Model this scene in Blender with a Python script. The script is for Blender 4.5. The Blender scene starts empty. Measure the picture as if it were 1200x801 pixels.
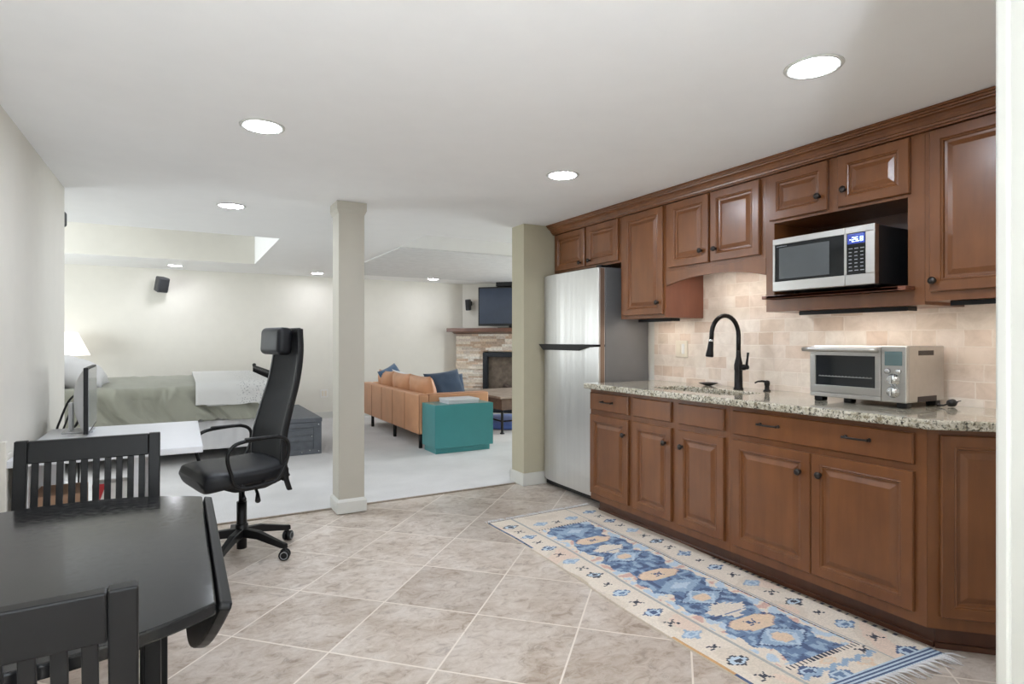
import bpy, bmesh, math, random
from mathutils import Vector, Matrix, noise as mnoise
SC = bpy.context.scene
COL = SC.collection
random.seed(7)
PI = math.pi

# ------------------------------------------------------------------ camera, world, exposure
cam_d = bpy.data.cameras.new('camera'); cam = bpy.data.objects.new('camera', cam_d); COL.objects.link(cam)
cam.location = (0, 0, 1.22); cam.rotation_euler = (PI/2, 0, math.radians(-29.5))
cam_d.sensor_width = 36.0; cam_d.lens = 685.0/1200*36; cam_d.shift_y = -2.5/1200; cam_d.clip_start = 0.02
SC.camera = cam
SC.view_settings.view_transform = 'Standard'; SC.view_settings.look = 'None'
SC.view_settings.exposure = 1.04; SC.view_settings.gamma = 1.0
SC.view_settings.use_curve_mapping = False
LAMP = 80.0        # strength of the kitchen downlight lenses
LAMP_FAR = 39.0    # strength of the living room downlight lenses
WINDOW_FILL = 1.0          # scale of the daylight put in through added, unseen windows
FILL_UPLIGHT = 275.0    # added uplight behind the camera, there to brighten the ceiling
UNDER = 8.0       # under-cabinet strips
wld = bpy.data.worlds.new('world'); SC.world = wld; wld.use_nodes = True
wld.node_tree.nodes['Background'].inputs[0].default_value = (0.75, 0.86, 1.0, 1)
wld.node_tree.nodes['Background'].inputs[1].default_value = 1.0
def fill_light(name, loc, rot, sx, sy, power, col=(0.90, 0.97, 1.0)):  # added area lights to brighten the rooms, set in unseen windows
    d = bpy.data.lights.new(name, 'AREA'); d.shape = 'RECTANGLE'; d.size = sx; d.size_y = sy
    d.energy = power*WINDOW_FILL; d.color = col
    o = bpy.data.objects.new(name, d); COL.objects.link(o); o.location = loc; o.rotation_euler = rot
    return o
fill_light('added_fill_light', (0.25, -2.17, 1.25), (PI/2, 0, 0), 1.5, 1.7, 13)
fill_light('added_fill_light', (-3.37, 7.0, 1.35), (PI/2, 0, -PI/2), 1.8, 1.2, 55)
fill_light('added_fill_light', (6.37, 5.9, 1.35), (PI/2, 0, PI/2), 1.6, 1.2, 40)

H = 2.19           # ceiling height
# ------------------------------------------------------------------ materials
def lin(c):
    return tuple((v/12.92 if v <= .04045 else ((v+.055)/1.055)**2.4) for v in c)
def C(r, g, b): return lin((r/255, g/255, b/255)) + (1,)
MATS = {}
class NT:
    def __init__(s, name):
        s.m = bpy.data.materials.new(name); s.m.use_nodes = True; s.t = s.m.node_tree
        s.b = s.t.nodes['Principled BSDF']
    def n(s, typ, **kw):
        nd = s.t.nodes.new(typ)
        for k, v in kw.items():
            if k.startswith('i_'):
                key = k[2:]; key = int(key) if key.isdigit() else key.replace('_', ' ')
                nd.inputs[key].default_value = v
            else: setattr(nd, k, v)
        return nd
    def l(s, a, ao, b, bi): s.t.links.new(a.outputs[ao], b.inputs[bi])
    def coords(s, scale=(1, 1, 1), rot=(0, 0, 0), loc=(0, 0, 0)):
        tc = s.n('ShaderNodeTexCoord'); mp = s.n('ShaderNodeMapping')
        mp.inputs['Scale'].default_value = scale; mp.inputs['Rotation'].default_value = rot; mp.inputs['Location'].default_value = loc
        s.l(tc, 'Object', mp, 'Vector'); return mp
    def ramp(s, src, out, stops, interp='LINEAR'):
        r = s.n('ShaderNodeValToRGB'); r.color_ramp.interpolation = interp
        el = r.color_ramp.elements
        while len(el) > 1: el.remove(el[-1])
        el[0].position = stops[0][0]; el[0].color = stops[0][1]
        for p, c in stops[1:]:
            e = el.new(p); e.color = c
        s.l(src, out, r, 'Fac'); return r
    def mix(s, f, a, b, blend='MIX'):
        m = s.n('ShaderNodeMix', data_type='RGBA', blend_type=blend)
        for v, idx in ((f, 0), (a, 6), (b, 7)):
            if isinstance(v, tuple) and len(v) == 2: s.t.links.new(v[0].outputs[v[1]], m.inputs[idx])
            else: m.inputs[idx].default_value = v
        return (m, 2)
    def col(s, pair): s.t.links.new(pair[0].outputs[pair[1]], s.b.inputs['Base Color'])
    def bump(s, src, out, strength=.2, dist=.002):
        bp = s.n('ShaderNodeBump'); bp.inputs['Strength'].default_value = strength; bp.inputs['Distance'].default_value = dist
        s.l(src, out, bp, 'Height'); s.l(bp, 'Normal', s.b, 'Normal'); return bp

def plain(name, c, rough=.5, metal=0., spec=.5, coat=0., var=0.06, vscale=8., bump=0., bscale=60., sheen=0., emit=None, estr=0., trans=0., stretch=(1, 1, 1)):
    if name in MATS: return MATS[name]
    k = NT(name); b = k.b
    b.inputs['Roughness'].default_value = rough; b.inputs['Metallic'].default_value = metal
    b.inputs['Specular IOR Level'].default_value = spec; b.inputs['Coat Weight'].default_value = coat
    b.inputs['Coat Roughness'].default_value = .12
    if sheen: b.inputs['Sheen Weight'].default_value = sheen
    if trans: b.inputs['Transmission Weight'].default_value = trans
    mp = k.coords(stretch)
    nz = k.n('ShaderNodeTexNoise', i_Scale=vscale, i_Detail=4.); k.l(mp, 'Vector', nz, 'Vector')
    lo = tuple(v*(1-var) for v in c[:3])+(1,); hi = tuple(min(1, v*(1+var)) for v in c[:3])+(1,)
    r = k.ramp(nz, 'Fac', [(.3, lo), (.7, hi)]); k.col((r, 0))
    if bump:
        n2 = k.n('ShaderNodeTexNoise', i_Scale=bscale, i_Detail=3.); k.l(mp, 'Vector', n2, 'Vector'); k.bump(n2, 'Fac', bump)
    if emit:
        b.inputs['Emission Color'].default_value = emit; b.inputs['Emission Strength'].default_value = estr
    MATS[name] = k.m; return k.m

def wood(name, dark, light, rough=.33, stretch=(9, 9, .9), coat=.25):
    if name in MATS: return MATS[name]
    k = NT(name); k.b.inputs['Roughness'].default_value = rough; k.b.inputs['Coat Weight'].default_value = coat
    k.b.inputs['Coat Roughness'].default_value = .22
    mp = k.coords(stretch); n1 = k.n('ShaderNodeTexNoise', i_Scale=2.2, i_Detail=6., i_Roughness=.6, i_Distortion=.4); k.l(mp, 'Vector', n1, 'Vector')
    mp2 = k.coords((3, 3, 2)); n2 = k.n('ShaderNodeTexNoise', i_Scale=2.5, i_Detail=3.); k.l(mp2, 'Vector', n2, 'Vector')
    mx = k.n('ShaderNodeMath', operation='ADD'); k.l(n1, 'Fac', mx, 0); k.l(n2, 'Fac', mx, 1)
    r = k.ramp(mx, 'Value', [(.72/2*1.0, dark), (1.0, light)])
    m2 = k.n('ShaderNodeMath', operation='MULTIPLY'); m2.inputs[1].default_value = .5
    k.t.links.new(mx.outputs[0], m2.inputs[0]); k.t.links.new(m2.outputs[0], r.inputs['Fac'])
    r.color_ramp.elements[0].position = .30; r.color_ramp.elements[1].position = .70
    k.col((r, 0)); k.bump(n1, 'Fac', .05, .001)
    MATS[name] = k.m; return k.m

M_wall = plain('wall_paint', C(220, 216, 206), .75, var=.015, bump=.03, bscale=180)
M_wall_olive = plain('partition_paint', C(178, 171, 148), .75, var=.015, bump=.03, bscale=180)
M_ceil = plain('ceiling_paint', C(243, 242, 240), .85, var=.01)
M_ceil_tex = plain('stippled_ceiling_paint', C(222, 222, 220), .9, var=.05, vscale=14, bump=.6, bscale=22)
M_trim = plain('white_trim_paint', C(206, 205, 198), .4, var=.01)
M_colm = plain('column_paint', C(182, 177, 164), .6, var=.012)
M_cab = wood('stained_maple', C(100, 58, 28), C(127, 79, 42))
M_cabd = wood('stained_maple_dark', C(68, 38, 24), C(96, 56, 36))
M_cabr = wood('stained_maple_red', C(108, 60, 42), C(130, 80, 58))
M_mantel = wood('mantel_walnut', C(84, 48, 32), C(114, 70, 48), stretch=(2, 2, 9))
M_coffee = wood('rough_dark_wood', C(70, 52, 42), C(120, 96, 80), .55, (2, 9, 9), 0)
M_black = plain('black_lacquer', C(14, 14, 15), .38, spec=.25, var=.1)
M_bronze = plain('oil_rubbed_bronze', C(34, 32, 32), .32, metal=.7, var=.1)
M_pewter = plain('dark_pewter', C(62, 58, 56), .35, metal=.8, var=.1)
M_plast = plain('black_plastic', C(15, 15, 16), .45, spec=.35, var=.08)
M_plastg = plain('grey_plastic', C(120, 121, 123), .5)
M_white = plain('white_laminate', C(216, 217, 220), .35, var=.01)
M_leath = plain('black_leather', C(22, 23, 26), .45, spec=.3, var=.1, bump=.15, bscale=120)
M_mesh = plain('black_mesh_fabric', C(13, 14, 16), .8, var=.25, vscale=220, bump=.3, bscale=400)
M_tan = plain('tan_leather', C(202, 148, 110), .42, var=.08, vscale=5, bump=.1, bscale=90)
M_teal = plain('teal_lacquer', C(62, 140, 142), .28, var=.03, coat=.2)
M_navy = plain('navy_fabric', C(48, 66, 88), .9, var=.1, sheen=.2, bump=.2, bscale=150)
M_bluef = plain('slate_blue_fabric', C(74, 100, 128), .9, var=.1, sheen=.2, bump=.2, bscale=150)
M_sage = plain('sage_bedding', C(152, 152, 139), .9, var=.06, vscale=5, sheen=.15, bump=.12, bscale=140)
M_wht_f = plain('white_bedding', C(222, 221, 222), .9, var=.03, sheen=.1, bump=.12, bscale=120)
M_skirt = plain('bed_skirt_cotton', C(212, 211, 212), .95, var=.03)
M_cord = plain('black_rubber_cord', C(20, 20, 22), .5)
M_lens = plain('downlight_lens', C(255, 250, 242), .5, emit=(.87, .94, 1.06, 1), estr=LAMP)
M_lens_far = plain('downlight_lens_far', C(255, 250, 242), .5, emit=(.92, .935, 1.02, 1), estr=LAMP_FAR)
M_under = plain('strip_light_lens', C(255, 240, 220), .5, emit=(.96, .88, .80, 1), estr=UNDER)
M_shade = plain('lit_lamp_shade', C(250, 246, 238), .8, emit=(1, .97, .93, 1), estr=.4)
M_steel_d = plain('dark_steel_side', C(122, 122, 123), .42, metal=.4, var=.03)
M_glassd = plain('dark_glass', C(22, 25, 27), .06, spec=.6, var=.05)
M_screen = plain('television_screen', C(60, 70, 88), .14, var=.05)
M_trunk = plain('worn_slate_paint', C(98, 102, 108), .6, var=.12, vscale=20, bump=.15)
M_ivory = plain('ivory_plastic', C(226, 216, 198), .4)
M_socket = plain('white_plastic', C(228, 226, 222), .4)
M_cardb = plain('cardboard', C(176, 142, 116), .85, var=.06)
M_red = plain('red_paper', C(176, 48, 52), .6)
M_chrome = plain('chrome', C(200, 202, 204), .15, metal=1.)

def steel(name, base, rough, stretch):
    k = NT(name); k.b.inputs['Metallic'].default_value = 1.; k.b.inputs['Roughness'].default_value = rough
    mp = k.coords(stretch); n = k.n('ShaderNodeTexNoise', i_Scale=30., i_Detail=3.); k.l(mp, 'Vector', n, 'Vector')
    r = k.ramp(n, 'Fac', [(.3, tuple(v*.93 for v in base[:3])+(1,)), (.7, base)]); k.col((r, 0))
    k.bump(n, 'Fac', .03, .0005); return k.m
M_steel = steel('brushed_stainless', C(206, 205, 202), .24, (1, 1, .04))
def wavy(m):
    t = m.node_tree; b = t.nodes['Principled BSDF']; tc = t.nodes.new('ShaderNodeTexCoord'); mp = t.nodes.new('ShaderNodeMapping'); mp.inputs['Scale'].default_value = (1, 9, .35)
    n = t.nodes.new('ShaderNodeTexNoise'); n.inputs['Scale'].default_value = 1.; n.inputs['Detail'].default_value = 2.
    bp = t.nodes.new('ShaderNodeBump'); bp.inputs['Strength'].default_value = .35; bp.inputs['Distance'].default_value = .02
    t.links.new(tc.outputs['Object'], mp.inputs['Vector']); t.links.new(mp.outputs[0], n.inputs['Vector']); t.links.new(n.outputs['Fac'], bp.inputs['Height'])
    old = b.inputs['Normal'].links[0].from_node; t.links.new(bp.outputs[0], old.inputs['Normal'])
    b.inputs['Anisotropic'].default_value = .75; b.inputs['Metallic'].default_value = .75; b.inputs['Roughness'].default_value = .3
    tg = t.nodes.new('ShaderNodeTangent'); tg.direction_type = 'RADIAL'; tg.axis = 'Z'; t.links.new(tg.outputs[0], b.inputs['Tangent'])
wavy(M_steel)
M_steelh = steel('brushed_stainless_flat', C(196, 194, 190), .3, (1, .04, 1))

def tile_floor():
    k = NT('travertine_floor_tile'); r2 = 2**.5
    s = .455
    mp = k.coords((1/s, 1/s, 1/s), (0, 0, -PI/4))
    # u=(X+Y)/r2 , v=(Y-X)/r2 ; grout lines at u=2.01+k*s, v=.845+k*s
    mp.vector_type = 'POINT'
    mp.inputs['Location'].default_value = (-(2.01/s) % 1, -(.845/s) % 1, 0)
    br = k.n('ShaderNodeTexBrick', offset=0., squash=1.); br.inputs['Scale'].default_value = 1.
    br.inputs['Color1'].default_value = (0.0, 0, 0, 1); br.inputs['Color2'].default_value = (1, 1, 1, 1)
    br.inputs['Mortar Size'].default_value = .009; br.inputs['Mortar Smooth'].default_value = .2
    br.inputs['Brick Width'].default_value = 1.; br.inputs['Row Height'].default_value = 1.
    br.inputs['Bias'].default_value = 0.; br.inputs['Mortar'].default_value = (.5, .5, .5, 1)
    k.l(mp, 'Vector', br, 'Vector')
    co = k.coords((1.6, 2.2, 1), (0, 0, .5))
    off = k.n('ShaderNodeVectorMath', operation='MULTIPLY_ADD'); off.inputs[1].default_value = (7, 5, 3)
    k.l(br, 'Color', off, 0); k.l(co, 'Vector', off, 2)
    n1 = k.n('ShaderNodeTexNoise', i_Scale=2.0, i_Detail=10., i_Roughness=.66, i_Distortion=.5); k.l(off, 'Vector', n1, 'Vector')
    n2 = k.n('ShaderNodeTexNoise', i_Scale=9., i_Detail=9., i_Roughness=.72, i_Distortion=.8); k.l(off, 'Vector', n2, 'Vector')
    a = k.ramp(n1, 'Fac', [(.32, C(156, 138, 122)), (.44, C(184, 169, 154)), (.55, C(208, 197, 186)), (.70, C(222, 214, 206))])
    b = k.ramp(n2, 'Fac', [(.36, C(118, 100, 86)), (.45, C(180, 165, 150)), (.58, C(206, 196, 186)), (.70, C(226, 220, 212))])
    m = k.mix(.5, (a, 0), (b, 0))
    var = k.ramp(br, 'Color', [(0, (.86, .845, .83, 1)), (1, (1.06, 1.06, 1.06, 1))])
    m = k.mix(1., m, (var, 0), 'MULTIPLY')
    m = k.mix((br, 'Fac'), m, C(224, 214, 202))
    k.col(m)
    rr = k.ramp(n2, 'Fac', [(.3, (.42, .42, .42, 1)), (.7, (.24, .24, .24, 1))]); k.l(rr, 'Color', k.b, 'Roughness')
    inv = k.n('ShaderNodeMath', operation='MULTIPLY_ADD'); inv.inputs[1].default_value = -1.5; k.l(br, 'Fac', inv, 0); k.l(n2, 'Fac', inv, 2)
    k.bump(inv, 'Value', .12, .002)
    return k.m
M_tile = tile_floor()

def carpet():
    k = NT('light_grey_carpet'); k.b.inputs['Roughness'].default_value = .97; k.b.inputs['Sheen Weight'].default_value = .25
    mp = k.coords(); n = k.n('ShaderNodeTexNoise', i_Scale=140., i_Detail=3.); k.l(mp, 'Vector', n, 'Vector')
    n2 = k.n('ShaderNodeTexNoise', i_Scale=2.2, i_Detail=5.); k.l(mp, 'Vector', n2, 'Vector')
    a = k.ramp(n, 'Fac', [(.3, C(186, 184, 183)), (.7, C(212, 210, 209))]); b = k.ramp(n2, 'Fac', [(.35, C(184, 182, 181)), (.65, C(212, 210, 209))])
    k.col(k.mix(.5, (a, 0), (b, 0))); k.bump(n, 'Fac', .5, .006); return k.m
M_carpet = carpet()

def granite():
    k = NT('speckled_granite'); k.b.inputs['Roughness'].default_value = .1; k.b.inputs['Coat Weight'].default_value = .3; k.b.inputs['Coat Roughness'].default_value = .04
    mp = k.coords(); n0 = k.n('ShaderNodeTexNoise', i_Scale=16., i_Detail=7., i_Roughness=.7); k.l(mp, 'Vector', n0, 'Vector')
    v = k.n('ShaderNodeTexVoronoi', i_Scale=95.); k.l(mp, 'Vector', v, 'Vector')
    n1 = k.n('ShaderNodeTexNoise', i_Scale=72., i_Detail=6., i_Roughness=.8); k.l(mp, 'Vector', n1, 'Vector')
    n2 = k.n('ShaderNodeTexNoise', i_Scale=34., i_Detail=6., i_Roughness=.7); k.l(k.coords(loc=(5, 3, 1)), 'Vector', n2, 'Vector')
    base = k.ramp(n0, 'Fac', [(.33, C(132, 124, 104)), (.46, C(178, 170, 148)), (.58, C(214, 208, 194)), (.72, C(158, 148, 124))])
    sp = k.ramp(v, 'Color', [(.0, C(120, 112, 92)), (.4, C(206, 200, 182)), (1, C(226, 222, 208))])
    m = k.mix(.4, (base, 0), (sp, 0))
    dk = k.ramp(n1, 'Fac', [(.41, (1, 1, 1, 1)), (.49, (0, 0, 0, 1))]); m = k.mix((dk, 'Color'), m, C(34, 32, 29))
    br = k.ramp(n2, 'Fac', [(.55, (0, 0, 0, 1)), (.63, (.8, .8, .8, 1))]); m = k.mix((br, 'Color'), m, C(112, 100, 74))
    k.col(m); return k.m
M_granite = granite()

def travertine():
    k = NT('tumbled_travertine_tile'); k.b.inputs['Roughness'].default_value = .55
    tc = k.n('ShaderNodeTexCoord'); sx = k.n('ShaderNodeSeparateXYZ'); cx = k.n('ShaderNodeCombineXYZ')
    k.l(tc, 'Object', sx, 'Vector'); k.l(sx, 'Y', cx, 'X'); k.l(sx, 'Z', cx, 'Y')
    nw = k.n('ShaderNodeTexNoise', i_Scale=14.); k.l(cx, 'Vector', nw, 'Vector')
    wob = k.n('ShaderNodeVectorMath', operation='MULTIPLY_ADD'); wob.inputs[1].default_value = (.008, .008, 0); k.l(nw, 'Color', wob, 0); k.l(cx, 'Vector', wob, 2)
    br = k.n('ShaderNodeTexBrick', offset=.42, offset_frequency=2, squash=.62, squash_frequency=3)
    br.inputs['Scale'].default_value = 1.; br.inputs['Brick Width'].default_value = .178; br.inputs['Row Height'].default_value = .0795
    br.inputs['Mortar Size'].default_value = .0032; br.inputs['Mortar Smooth'].default_value = .4
    br.inputs['Color1'].default_value = (0, 0, 0, 1); br.inputs['Color2'].default_value = (1, 1, 1, 1); br.inputs['Mortar'].default_value = (.6, .6, .6, 1)
    k.l(wob, 'Vector', br, 'Vector')
    tone = k.ramp(br, 'Color', [(0, C(216, 194, 174)), (.3, C(230, 214, 200)), (.65, C(238, 228, 216)), (1, C(222, 204, 186))])
    n = k.n('ShaderNodeTexNoise', i_Scale=9., i_Detail=7., i_Roughness=.65, i_Distortion=.6); k.l(cx, 'Vector', n, 'Vector')
    sh = k.ramp(n, 'Fac', [(.3, (.80, .77, .74, 1)), (.6, (1, 1, 1, 1))])
    m = k.mix(1., (tone, 0), (sh, 0), 'MULTIPLY'); m = k.mix((br, 'Fac'), m, C(230, 217, 204)); k.col(m)
    inv = k.n('ShaderNodeMath', operation='MULTIPLY_ADD'); inv.inputs[1].default_value = -1.; k.l(br, 'Fac', inv, 0)
    sc = k.n('ShaderNodeMath', operation='MULTIPLY'); sc.inputs[1].default_value = .3; k.l(n, 'Fac', sc, 0); k.l(sc, 'Value', inv, 2)
    k.bump(inv, 'Value', .35, .003); return k.m
M_trav = travertine()

def ledgestone():
    k = NT('stacked_ledgestone'); k.b.inputs['Roughness'].default_value = .8
    oi = k.coords((6, 6, 6)); n = k.n('ShaderNodeTexNoise', i_Scale=6., i_Detail=5.); k.l(oi, 'Vector', n, 'Vector')
    at = k.n('ShaderNodeAttribute', attribute_name='Col')
    sh = k.ramp(n, 'Fac', [(.3, (.8, .78, .76, 1)), (.65, (1.05, 1.05, 1.05, 1))])
    k.col(k.mix(1., (at, 'Color'), (sh, 0), 'MULTIPLY')); k.bump(n, 'Fac', .4, .01); return k.m
M_stone = ledgestone()

def vcol(name, rough=.95, bump=.35):
    k = NT(name); k.b.inputs['Roughness'].default_value = rough
    at = k.n('ShaderNodeAttribute', attribute_name='Col')
    mp = k.coords((60, 260, 60)); n = k.n('ShaderNodeTexNoise', i_Scale=1.5, i_Detail=3.); k.l(mp, 'Vector', n, 'Vector')
    sh = k.ramp(n, 'Fac', [(.3, (.86, .86, .86, 1)), (.7, (1.06, 1.06, 1.06, 1))])
    k.col(k.mix(1., (at, 'Color'), (sh, 0), 'MULTIPLY')); k.bump(n, 'Fac', bump, .003); return k.m
M_rug = vcol('woven_kilim_wool')

def tabletop_mat():
    k = NT('worn_black_tabletop'); k.b.inputs['Specular IOR Level'].default_value = .32
    mp = k.coords(); n = k.n('ShaderNodeTexNoise', i_Scale=3.5, i_Detail=8., i_Roughness=.7); k.l(mp, 'Vector', n, 'Vector')
    n2 = k.n('ShaderNodeTexNoise', i_Scale=60., i_Detail=4.); k.l(mp, 'Vector', n2, 'Vector')
    a = k.ramp(n, 'Fac', [(.35, C(24, 24, 25)), (.7, C(36, 36, 37))]); k.col((a, 0))
    r = k.ramp(n2, 'Fac', [(.3, (.07, .07, .07, 1)), (.7, (.17, .17, .17, 1))]); k.l(r, 'Color', k.b, 'Roughness'); return k.m
M_table = tabletop_mat()

def pile_fabric(name, c1, c2, scale):
    k = NT(name); k.b.inputs['Roughness'].default_value = .95
    mp = k.coords(); v = k.n('ShaderNodeTexVoronoi', i_Scale=scale); k.l(mp, 'Vector', v, 'Vector')
    r = k.ramp(v, 'Distance', [(.22, c2), (.36, c1)])
    tc = k.n('ShaderNodeTexCoord'); sx = k.n('ShaderNodeSeparateXYZ'); k.l(tc, 'Object', sx, 'Vector')
    f = k.ramp(sx, 'X', [(.0, (0, 0, 0, 1)), (.08, (1, 1, 1, 1))]); k.col(k.mix((f, 'Color'), c1, (r, 0))); return k.m   # only the turned-back half is spotted
M_throw = pile_fabric('spotted_throw_weave', C(212, 211, 208), C(166, 166, 165), 52)
M_firebrick = plain('firebox_brick', C(112, 100, 88), .8, var=.3, vscale=14, bump=.4, bscale=20)

# ------------------------------------------------------------------ mesh helpers
class MB:
    def __init__(s): s.bm = bmesh.new()
    def _merge(s, tmp, M=None, mi=0):
        if M is not None: bmesh.ops.transform(tmp, matrix=M, verts=tmp.verts)
        for f in tmp.faces: f.material_index = mi
        me = bpy.data.meshes.new('t'); tmp.to_mesh(me); tmp.free(); s.bm.from_mesh(me); bpy.data.meshes.remove(me); return s
    def box(s, x0, x1, y0, y1, z0, z1, bev=0., seg=2, M=None, mi=0):
        t = bmesh.new(); bmesh.ops.create_cube(t, size=1.)
        for v in t.verts: v.co = ((x0+x1)/2+v.co.x*(x1-x0), (y0+y1)/2+v.co.y*(y1-y0), (z0+z1)/2+v.co.z*(z1-z0))
        if bev > 0: bmesh.ops.bevel(t, geom=t.edges[:], offset=bev, segments=seg, profile=.5, affect='EDGES')
        return s._merge(t, M, mi)
    def tube(s, pts, r, n=8, closed=False, radii=None, M=None, caps=True, flat=1.):
        t = bmesh.new(); P = [Vector(p) for p in pts]; N = len(P); rings = []
        up = None
        for i in range(N):
            if closed: d = P[(i+1) % N]-P[(i-1) % N]
            else: d = P[min(i+1, N-1)]-P[max(i-1, 0)]
            d.normalize()
            if up is None:
                up = Vector((0, 0, 1)) if abs(d.z) < .9 else Vector((0, 1, 0))
            a = up-d*up.dot(d)
            if a.length < 1e-5: a = d.orthogonal()
            a.normalize(); up = a; b = d.cross(a)
            rr = radii[i] if radii else r
            rings.append([t.verts.new(P[i]+a*rr*math.cos(2*PI*k/n)*flat+b*rr*math.sin(2*PI*k/n)) for k in range(n)])
        for i in range(N if closed else N-1):
            A, B = rings[i], rings[(i+1) % N]
            for k in range(n): t.faces.new((A[k], A[(k+1) % n], B[(k+1) % n], B[k]))
        if not closed and caps:
            t.faces.new(rings[0][::-1]); t.faces.new(rings[-1])
        for f in t.faces: f.smooth = True
        return s._merge(t, M)
    def lathe(s, prof, cx=0., cy=0., cz=0., n=24, M=None, mi=0):
        t = bmesh.new(); rings = []
        for r, z in prof:
            if r < 1e-6: rings.append([t.verts.new((cx, cy, cz+z))])
            else: rings.append([t.verts.new((cx+r*math.cos(2*PI*k/n), cy+r*math.sin(2*PI*k/n), cz+z)) for k in range(n)])
        for A, B in zip(rings, rings[1:]):
            for k in range(n):
                a0, a1 = A[k % len(A)], A[(k+1) % len(A)]; b0, b1 = B[k % len(B)], B[(k+1) % len(B)]
                vs = []
                for v in (a0, a1, b1, b0):
                    if v not in vs: vs.append(v)
                if len(vs) >= 3:
                    try: t.faces.new(vs).smooth = True
                    except ValueError: pass
        if len(rings[0]) > 1: t.faces.new(rings[0][::-1])
        if len(rings[-1]) > 1: t.faces.new(rings[-1])
        bmesh.ops.recalc_face_normals(t, faces=t.faces)
        return s._merge(t, M, mi)
    def prism(s, poly, h0, h1, axis='z', bev=0., M=None, mi=0, smooth=False):
        """poly: 2D points; axis z -> (x,y), axis y -> (x,z), axis x -> (y,z)"""
        t = bmesh.new()
        def p3(p, h):
            return {'z': (p[0], p[1], h), 'y': (p[0], h, p[1]), 'x': (h, p[0], p[1])}[axis]
        a = [t.verts.new(p3(p, h0)) for p in poly]; b = [t.verts.new(p3(p, h1)) for p in poly]
        n = len(poly); t.faces.new(a[::-1]); t.faces.new(b)
        for i in range(n):
            f = t.faces.new((a[i], a[(i+1) % n], b[(i+1) % n], b[i])); f.smooth = smooth
        bmesh.ops.recalc_face_normals(t, faces=t.faces)
        if bev: bmesh.ops.bevel(t, geom=t.edges[:], offset=bev, segments=2, profile=.5, affect='EDGES')
        return s._merge(t, M, mi)
    def rings(s, w, h, prof, M=None):
        """rectangle w x h in (u,v), concentric rings of (inset, height along +n)"""
        t = bmesh.new(); R = []
        for i, d in prof:
            R.append([t.verts.new(p) for p in ((i, i, d), (w-i, i, d), (w-i, h-i, d), (i, h-i, d))])
        for A, B in zip(R, R[1:]):
            for k in range(4): t.faces.new((A[k], A[(k+1) % 4], B[(k+1) % 4], B[k]))
        t.faces.new(R[-1]); t.faces.new(R[0][::-1])
        return s._merge(t, M)
    def grid(s, f, nu, nv, M=None, smooth=True):
        t = bmesh.new(); V = [[t.verts.new(f(i/nu, j/nv)) for j in range(nv+1)] for i in range(nu+1)]
        for i in range(nu):
            for j in range(nv):
                q = t.faces.new((V[i][j], V[i+1][j], V[i+1][j+1], V[i][j+1])); q.smooth = smooth
        return s._merge(t, M)
    def pillow(s, w, h, th, M=None, n=14, seed=0, wr=.0):
        t = bmesh.new()
        def prof(u, v): return (max(0, 1-abs(u)**3.)*max(0, 1-abs(v)**3.))**.55
        for sgn in (1, -1):
            V = []
            for i in range(n+1):
                row = []
                for j in range(n+1):
                    u = -1+2*i/n; v = -1+2*j/n
                    pin = 1-.07*(1-abs(v)**2)*(abs(u)**4); pin2 = 1-.07*(1-abs(u)**2)*(abs(v)**4)
                    z = sgn*th/2*prof(u, v)
                    if wr: z += wr*mnoise.noise(Vector((u*3+seed, v*3, sgn*2.)))*prof(u, v)
                    row.append(t.verts.new((u*w/2*pin, v*h/2*pin2, z)))
                V.append(row)
            for i in range(n):
                for j in range(n):
                    q = (V[i][j], V[i+1][j], V[i+1][j+1], V[i][j+1])
                    f = t.faces.new(q if sgn > 0 else q[::-1]); f.smooth = True
        bmesh.ops.remove_doubles(t, verts=t.verts, dist=1e-5)
        return s._merge(t, M)

ROOTS = {}
def obj(name, mb, mats, parent=None, smooth_angle=None):
    """link one mesh object; the mesh is written in world space and moved to its thing's frame"""
    bm = mb.bm if isinstance(mb, MB) else mb
    if not isinstance(mats, (list, tuple)): mats = [mats]
    if parent is None:
        xs = [v.co for v in bm.verts]
        lo = Vector((min(v.x for v in xs), min(v.y for v in xs), min(v.z for v in xs))); hi = Vector((max(v.x for v in xs), max(v.y for v in xs), max(v.z for v in xs)))
        base = Vector(((lo.x+hi.x)/2, (lo.y+hi.y)/2, lo.z))
    else: base = Vector(parent['_b'])
    bmesh.ops.translate(bm, vec=-base, verts=bm.verts)
    me = bpy.data.meshes.new(name); bm.to_mesh(me); bm.free()
    for m in mats: me.materials.append(m)
    o = bpy.data.objects.new(name, me); COL.objects.link(o)
    if parent is None: o.location = base
    else: o.parent = parent
    o['_b'] = tuple(base)
    if smooth_angle:
        for p in me.polygons: p.use_smooth = True
        try: me.set_sharp_from_angle(angle=math.radians(smooth_angle))
        except Exception: pass
    return o
def tag(o, label, cat, group=None):
    o['label'] = label; o['category'] = cat
    if group: o['group'] = group
    return o
def thing(name, base, label, cat, group=None):
    o = bpy.data.objects.new(name, None); COL.objects.link(o); o.location = base; o['_b'] = tuple(base)
    o.empty_display_size = .05
    return tag(o, label, cat, group)
def struct(name, mb, mats, parent=None):
    """setting: origin stays at the world origin so textures run on"""
    bm = mb.bm if isinstance(mb, MB) else mb
    if not isinstance(mats, (list, tuple)): mats = [mats]
    me = bpy.data.meshes.new(name); bm.to_mesh(me); bm.free()
    for m in mats: me.materials.append(m)
    o = bpy.data.objects.new(name, me); COL.objects.link(o); o['_b'] = (0, 0, 0)
    if parent: o.parent = parent
    else: o['kind'] = 'structure'
    return o
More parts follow.
